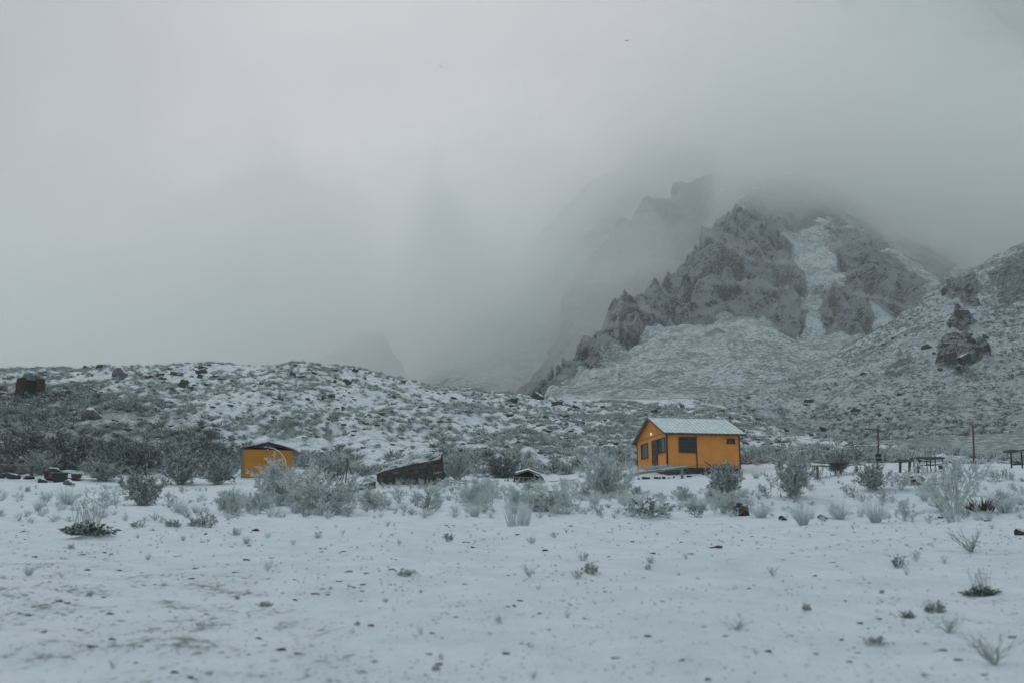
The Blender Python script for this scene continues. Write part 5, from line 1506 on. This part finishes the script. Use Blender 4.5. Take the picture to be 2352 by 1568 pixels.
# ---- round table with bench
c9 = lambda x, y: ((3180 + x / 5.88) * .5742, (1800 + y / 5.88) * .5742)
t0 = W(*c9(1052, 615), 55.5); rt = empty('round_table', t0, 0, 'round snow-topped table on a single thick stump leg', 'table'); hgt = float(W(*c9(1052, 300), 55.5)[2] - t0[2])
MB().log([(0, 0, -.2), (0, 0, hgt - .03)], .115, 12, 8).build('leg', M_WOOD, rt)
v = [(math.cos(a) * .60 * (1 + .01 * math.sin(3 * a)), math.sin(a) * .60, hgt - .028) for a in np.linspace(0, 2 * math.pi, 33)[:-1]]
MB().prism(v, (0, 0, .055)).build('tabletop', M_TOPWOOD, rt, .008)
def plank(p, w, t, steps=10):
    """a board following the points p"""
    m = MB(); p = [np.array(q, float) for q in p]; n = len(p); vs = []
    for i in range(n):
        d = unit(p[min(i + 1, n - 1)] - p[max(i - 1, 0)]); u = unit(np.cross(d, (0, 0, 1)))
        vs += [p[i] - u * w / 2, p[i] + u * w / 2, p[i] + u * w / 2 + (0, 0, t), p[i] - u * w / 2 + (0, 0, t)]
    fs = []
    for i in range(n - 1):
        a = i * 4; b = a + 4
        for k in range(4): fs.append((a + k, a + (k + 1) % 4, b + (k + 1) % 4, b + k))
    fs += [(3, 2, 1, 0), (n * 4 - 4, n * 4 - 3, n * 4 - 2, n * 4 - 1)]
    return m.add(vs, fs)
def bench(base, pts, legs, w, t, label, lr, mat=M_TOPWOOD, group='plank benches by the tables'):
    o = empty('bench', base, 0, label, 'bench', group); iv = -np.array(base)
    plank([p + iv for p in pts], w, t).build('seat', mat, o)
    for a, b, r in legs: MB().log([a + iv + (0, 0, -.15), b + iv], r, 10, int(abs(a[0] * 10))).build('leg', M_WOOD, o)
    return o
bench(W(*c9(540, 640), 55.0), [W(*c9(405, 372), 54.9), W(*c9(760, 378), 56.3), W(*c9(1050, 366), 57), W(*c9(1300, 352), 57.2), W(*c9(1575, 340), 57.2)],
      [(W(*c9(538, 640), 55.2), W(*c9(528, 385), 55.2), .075), (W(*c9(1438, 600), 57.1), W(*c9(1445, 362), 57.1), .075)], .30, .05, 'curved plank bench running behind the round one-post table', .07)

# ---- pole with cross board and black bin
c10 = lambda x, y: ((3400 + x / 5.6) * .5742, (1650 + y / 5.6) * .5742)
pb = W(*c10(604, 1272), 61); pole = empty('pole', pb, 0, 'wooden pole with a tilted cross board, black bin hanging on it', 'pole'); iv = -pb
MB().log([(0, 0, -.3), W(*c10(640, 620), 61) + iv, W(*c10(618, 335), 61) + iv], (.062, .05), 9, 12).build('shaft', M_WOOD, pole)
MB().beam(W(*c10(335, 352), 60.93) + iv, W(*c10(760, 408), 60.93) + iv, .035, .085).build('cross_board', M_WOOD, pole)
MB().log([W(*c10(600, 395), 60.9) + iv, W(*c10(625, 350), 60.9) + iv, W(*c10(655, 420), 60.9) + iv, W(*c10(668, 470), 60.9) + iv], .012, 6).build('cable', M_GRILLE, pole)
bb = W(*c10(645, 1085), 60.75); tr = empty('bin', bb, 0, 'black bin with pale lettering hung on the wooden pole', 'bin')
s_ = .5742 / 5.6 * 60.75 / F; w0, w1, hb = 96 * s_ / 2, 116 * s_ / 2, 152 * s_
MB().add([(-w0, -.12, 0), (w0, -.12, 0), (w0, .12, 0), (-w0, .12, 0), (-w1, -.15, hb), (w1, -.15, hb), (w1, .15, hb), (-w1, .15, hb)], [(3, 2, 1, 0), (4, 5, 6, 7), (0, 1, 5, 4), (1, 2, 6, 5), (2, 3, 7, 6), (3, 0, 4, 7)]).build('body', M_BLACK, tr, .01)
MB().box(-w1 - .01, w1 + .01, -.165, .165, hb + .002, hb + .03).build('lid', M_BLACK, tr, .008)
tx = bpy.data.curves.new('lettering', 'FONT'); tx.body = 'BASURA'; tx.size = .115; tx.align_x = 'CENTER'; tx.extrude = .001; tx.materials.append(M_WHITE)
tmp = bpy.data.objects.new('lettering_curve', tx); to = bpy.data.objects.new('lettering', bpy.data.meshes.new_from_object(tmp)); bpy.data.objects.remove(tmp); col.objects.link(to); to.parent = tr; to.location = (0, -.152, hb * .42); to.rotation_euler = (R(97), 0, 0)

# ---- oval table and its benches
D2 = 53
tb_ = W(*c10(1755, 1330), D2); ot = empty('oval_table', tb_, R(-3), 'oval board table on thin dark metal legs', 'table'); ht = float(W(*c10(1755, 1030), D2)[2] - tb_[2])
v = [(math.cos(a) * .90, math.sin(a) * .55, ht) for a in np.linspace(0, 2 * math.pi, 41)[:-1]]
MB().prism(v, (0, 0, .07)).build('tabletop', M_TOPWOOD, ot, .008)
for lx, ly in ((.26, -.40), (-.16, -.34), (.80, .05), (-.66, .15), (.3, .42)):
    MB().beam((lx, ly, -.2), (lx, ly, ht - .002), .045, .045, (0, 1, 0)).build('leg', M_DARKMETAL, ot)
m = MB(); m.beam((-.66, .15, ht - .22), (.26, .40, ht - .22), .02, .02); m.beam((-.16, -.34, ht - .30), (.26, -.40, ht - .30), .02, .02); m.build('stretcher', M_DARKMETAL, ot)
bench(W(*c10(1125, 1335), D2 + .3), [W(*c10(1050, 1082), D2 + .3), W(*c10(1250, 1068), D2 + .2), W(*c10(1500, 1050), D2 - .2), W(*c10(1590, 1052), D2 - .5), W(*c10(1700, 1085), D2 - .9)],
      [(W(*c10(1118, 1340), D2 + .3), W(*c10(1128, 1090), D2 + .3), .068), (W(*c10(1325, 1325), D2 + .1), W(*c10(1345, 1078), D2 + .1), .075), (W(*c10(1505, 1330), D2 - .4), W(*c10(1550, 1062), D2 - .3), .08)], .28, .04, 'plank bench on thick stumps, at the bin side of the oval table', .07)
bench(W(*c10(2040, 1315), D2 + 2.2), [W(*c10(1560, 1180), D2 + 2.5), W(*c10(1850, 1182), D2 + 2.3), W(*c10(2020, 1160), D2 + 2.1), W(*c10(2210, 1118), D2 + 1.9), W(*c10(2330, 1075), D2 + 1.8)],
      [(W(*c10(2045, 1340), D2 + 2.1), W(*c10(2020, 1170), D2 + 2.1), .11), (W(*c10(1600, 1300), D2 + 2.5), W(*c10(1590, 1195), D2 + 2.5), .08)], .30, .05, 'curved dark bench rising behind the oval table towards the open bush', .07, M_WOOD)

# ---- tall bare pole, square frame
c11 = lambda x, y: ((3780 + x / 5.807) * .5742, (1680 + y / 5.807) * .5742)
pb = W(*c11(712, 1178), 60.5); tp = empty('pole', pb, 0, 'tall slightly bent bare wooden pole rising behind the open bush', 'pole'); iv = -pb
MB().log([(0, 0, -.4), W(*c11(672, 780), 60.5) + iv, W(*c11(662, 420), 60.5) + iv, W(*c11(645, 95), 60.5) + iv], (.075, .045), 9, 15).build('shaft', M_WOOD, tp)
MB().log([W(*c11(668, 1000), 60.3) + iv, W(*c11(668, 780), 60.3) + iv], .055, 7, 16).build('splint', M_WOOD, tp)
sb = W(*c11(1540, 1145), 60); sf_ = empty('square_frame', sb, 0, 'dark square metal frame with a sagging board seat', 'frame'); iv = -sb
px2 = 1.02
f0 = W(*c11(1530, 712), 60) + iv; f1 = W(*c11(1770, 700), 61) + iv
for (a_, b_) in ((W(*c11(1545, 1150), 60) + iv, f0), (W(*c11(1800, 1125), 61) + iv, f1 + (0, 0, 0)), (W(*c11(2400, 1150), 60) + iv, W(*c11(2400, 712), 60) + iv), (W(*c11(2500, 1125), 61) + iv, W(*c11(2500, 700), 61) + iv)):
    MB().beam(a_ + (0, 0, -.25), b_, .07, .07, (0, 1, 0)).build('leg', M_DARKMETAL, sf_)
plank([f0 + (0, .5, 0), W(*c11(1650, 745), 60.5) + iv, W(*c11(1760, 715), 60.5) + iv, W(*c11(1900, 690), 60.5) + iv, W(*c11(2420, 712), 60.5) + iv], 1.0, .10).build('seat', M_WOOD, sf_)
MB().beam(W(*c11(1545, 1030), 60) + iv, W(*c11(2400, 1000), 60) + iv, .05, .07).build('stretcher', M_DARKMETAL, sf_)
MB().beam(W(*c11(1545, 1030), 60) + iv + (.04, .02, 0), W(*c11(1800, 985), 61) + iv, .05, .07).build('stretcher', M_DARKMETAL, sf_)
one('fence_post', MB().log([W(1792, 1080, 66), W(1792, 1062, 66)], .10, 8, 31), M_WOOD, 'stubby dark post seen past the tall frosted shrub by the bench', 'post')

# ---- the log rail and brushwood heap before the house
rb = W(*c5h(1085, 1128), 66); rl_ = empty('log_rail', rb, 0, 'long frosted log laid on a stump post before the orange house', 'rail'); iv = -rb
MB().log([W(*c5h(340, 1070), 68.5) + iv, W(*c5h(700, 1022), 67.3) + iv, W(*c5h(1180, 962), 65.9) + iv], (.105, .085), 10, 21).build('rail', M_GREYWOOD, rl_)
MB().log([W(*c5h(1092, 1150), 66.1) + iv, W(*c5h(1090, 988), 66.1) + iv], .10, 9, 22).build('post', M_GREYWOOD, rl_)
hp = W(*c5h(720, 1000), 69.3); g_ = np.random.default_rng(9)
m = MB()
for i in range(90):
    x_ = g_.uniform(-1.05, 1.05); z_ = abs(g_.normal()) * .07 + .22 * (1 - abs(x_)) * g_.random(); a_ = g_.normal() * .35; L_ = g_.uniform(.2, .6)
    c_ = np.array([x_, g_.uniform(-.4, .4), z_ + .02]); d_ = unit(np.array([math.cos(a_), g_.normal() * .5, math.sin(a_) * .8])) * L_ / 2
    m.log([c_ - d_, c_ + d_], (.014, .01), 4, i, 0)
o = one('brushwood_pile', m, M_GREYWOOD, 'heap of frosty sticks below the orange house door', 'brushwood'); o.location = hp
hs = [(560, 1040, 60, 40), (700, 1085, 110, 60), (880, 1085, 60, 30), (960, 1075, 50, 40), (800, 1070, 90, 60), (1200, 1062, 120, 26), (1420, 1090, 90, 30), (1500, 1060, 80, 30), (520, 1075, 140, 60), (410, 1100, 70, 40), (1950, 1040, 60, 30), (2020, 1050, 70, 26)]
for i, (x_, y_, w_, h_) in enumerate(hs):
    w_ = w_ * .1465; h_ = h_ * .1465; px, py = c5h(x_, y_)
    q = W(px, py, 68.3 if x_ < 1300 else 70.2); k = ppm(q[1]); me = rnd.choice(rp['dark'])
    o = link('boulder', me, None, (q[0], q[1], float(G.z(q[0], q[1])) + .05)); o.scale = (w_ / k * 1.2, w_ / k, h_ / k * 2.2); o.rotation_euler = (0, 0, rnd.uniform(0, 6))
    tag(o, f"dark footing stone under the orange house front, {ordw(i)} counted from the door", 'boulder', 'footing stones of the orange house')

# ---- fence, box table and beam by the stone pile
c12 = lambda x, y: (x / 5.227 * .5742, (1780 + y / 5.227) * .5742)
DF = 69.5
fb = W(*c12(665, 600), DF); fe = empty('rail_fence', fb, 0, 'rough pole rail on short leaning posts above the dark stones', 'fence'); iv = -fb
MB().log([W(*c12(-900, 430), DF) + iv, W(*c12(0, 405), DF) + iv, W(*c12(400, 425), DF) + iv, W(*c12(530, 448), DF) + iv, W(*c12(610, 425), DF) + iv, W(*c12(715, 422), DF) + iv], (.05, .06), 8, 24).build('rail', M_WOOD, fe)
for x_ in (668, 30, -560): MB().log([W(*c12(x_ - 15, 640), DF + .1) + iv, W(*c12(x_ + 8, 428), DF + .1) + iv], .10 if x_ > 600 else .06, 9, x_ + 700).build('post', M_WOOD, fe)
bt0 = W(*c12(1265, 735), 68.5); bt = empty('box_table', bt0, R(6), 'low dark box with a board top set on the snow', 'table'); iv = -bt0; s_ = .1099 * 68.5 / F
MB().box(-110 * s_, 110 * s_, -.3, .3, -.15, 150 * s_).build('box', M_BLACK, bt)
MB().box(-175 * s_, 175 * s_, -.42, .42, 150 * s_ + .002, 150 * s_ + .05).build('tabletop', M_POST, bt)
one('stump', MB().log([W(*c12(1060, 660), 69.5), W(*c12(1062, 550), 69.5)], .12, 9, 26), M_WOOD, 'short stump seat right beside the low box table', 'stump')
one('beam', MB().beam(W(*c12(930, 665), 70), W(*c12(1700, 725), 69.2), .15, .17), mat_plain('red_brown_beam', (.075, .035, .03), .8, .3, 5, frost=.3), 'red-brown squared beam passing behind the low box table', 'beam')
one('log', MB().log([W(*c12(1690, 722), 69.1), W(*c12(2150, 742), 68.6)], .085, 9, 27), M_GREYWOOD, 'pale straight log continuing the red-brown beam towards the shrubs', 'log', 'frosted logs on the ground')

# ---- the round stone hut on the hill
c13 = lambda x, y: (x / 7.84 * .5742, (1420 + y / 7.84) * .5742)
hx, hy, hz_ = (float(t[0]) for t in G.hit(*c13(790, 1330)))
kk = .5742 / 7.84 * hy / F
HR, HHt = 440 * kk, 690 * kk
hut = empty('stone_hut', (hx, hy + HR * .6, hz_ - .25), math.atan2(-hx, hy), 'small round red stone hut with a black doorway and snowy domed top', 'hut')
def drum(a0, a1, r0, r1, z0, z1, th, n, seed):
    m = MB(); g = np.random.default_rng(seed); rows = 14; vs = []; an = np.linspace(a0, a1, n)
    for i in range(n):
        for j in range(rows + 1):
            t = j / rows; r = r0 + (r1 - r0) * t + g.normal() * .035; zt = z0 + (z1 - z0) * t + (g.normal() * .07 if j == rows else 0)
            vs.append((math.sin(an[i]) * r, -math.cos(an[i]) * r, zt)); vs.append((math.sin(an[i]) * (r - th), -math.cos(an[i]) * (r - th), zt))
    R2 = 2 * (rows + 1); fs = []
    for i in range(n - 1):
        for j in range(rows):
            a = i * R2 + 2 * j
            fs += [(a, a + R2, a + R2 + 2, a + 2), (a + 3, a + R2 + 3, a + R2 + 1, a + 1)]
        a = i * R2 + 2 * rows; fs.append((a, a + R2, a + R2 + 1, a + 1))
    for i in (0, n - 1):
        for j in range(rows):
            a = i * R2 + 2 * j; fs.append((a, a + 2, a + 3, a + 1))
    return m.add(vs, fs)
drum(R(26), R(334), HR, HR * .93, -.6, HHt, .35, 60, 3).build('wall', M_BRICK, hut)
m = MB(); n = 28; rings = 8; vs = []; DRr = 330 * kk; z0 = HHt * .62; zt = 960 * kk
for j in range(rings + 1):
    a = j / rings * math.pi / 2; r = DRr * math.cos(a) ** .75; z = z0 + (zt - z0) * math.sin(a)
    for i in range(n): 
        b = i * 2 * math.pi / n; vs.append((math.sin(b) * r, -math.cos(b) * r + .1, z))
fs = []
for j in range(rings):
    for i in range(n):
        k = (i + 1) % n
        # the doorway rises into the front of the dome
        if j < 2 and (i <= 2 or i >= n - 2): continue
        fs.append((j * n + i, j * n + k, (j + 1) * n + k, (j + 1) * n + i))
m.add(vs, fs).build('dome', M_DOME, hut, smooth_=True)
m = MB()
for k in range(9):
    b = R(-75 + 150 * k / 8)
    if abs(k - 4) < 2: continue
    pts = [(math.sin(b) * DRr * 1.04 * math.cos(a) ** .75, -math.cos(b) * DRr * 1.04 * math.cos(a) ** .75 + .1, z0 + (zt + .05 - z0) * math.sin(a)) for a in np.linspace(0, math.pi / 2 - .05, 9)]
    m.log(pts, .014, 5, k)
m.build('roof_pole', M_GREYWOOD, hut)
MB().prism([(-HR * .72, -HR * .45, -.5), (HR * .72, -HR * .45, -.5), (HR * .3, -HR * .45, zt * .8), (-HR * .3, -HR * .45, zt * .8)], (0, .05, 0)).build('dark_doorway_sheet', M_VOID, hut)  # added black sheet close behind the doorway, painted as its shade
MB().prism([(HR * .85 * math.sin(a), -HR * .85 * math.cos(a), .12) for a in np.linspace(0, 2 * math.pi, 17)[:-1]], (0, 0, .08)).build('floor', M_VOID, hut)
plants_before = len(plants)
o = put_plant('sprig', *c13(740, 1330), 17, 30); tag(o, 'frosted shrub in front of the round stone hut doorway', 'shrub', 'shrubs on the rocky slope')

# ---- birds
def bird(px, py, d, span, rz, dihedral, label):
    c = W(px, py, d); m = MB(); v, f = ico(2)
    m.add([(q[0] * .10 * span, q[1] * .34 * span, q[2] * .08 * span) for q in v], [tuple(t) for t in f])
    for s in (-1, 1):
        p = [(0, .13), (.28, .15), (.52, .02), (.5, -.04), (.25, -.06), (0, -.10)]
        z = lambda x: abs(x) * dihedral
        top_ = [(s * x * span, y * span, (z(x) + .012) * span) for x, y in p]; bot_ = [(s * x * span, y * span, (z(x) - .012) * span) for x, y in p]
        m.add(top_ + bot_, [tuple(range(6)), tuple(range(11, 5, -1))] + [(i, (i + 1) % 6, 6 + (i + 1) % 6, 6 + i) for i in range(6)])
    m.add([(-.03 * span, -.30 * span, 0), (.03 * span, -.30 * span, 0), (.09 * span, -.48 * span, .01), (-.09 * span, -.48 * span, .01), (0, -.38 * span, -.02)], [(0, 1, 2, 3), (0, 4, 1), (1, 4, 2), (2, 4, 3), (3, 4, 0)])
    o = m.build('bird', M_BIRD); o.location = c; o.rotation_euler = (R(12), R(-8), rz)
    tag(o, label, 'bird', 'birds in the sky')
bird(1440, 94, 150, .7, R(20), .12, 'dark bird gliding in the cloud above the mountain top')
bird(1012, 153, 160, .5, R(75), .25, 'small dark bird lower in the open cloudy sky, away from the mountain')
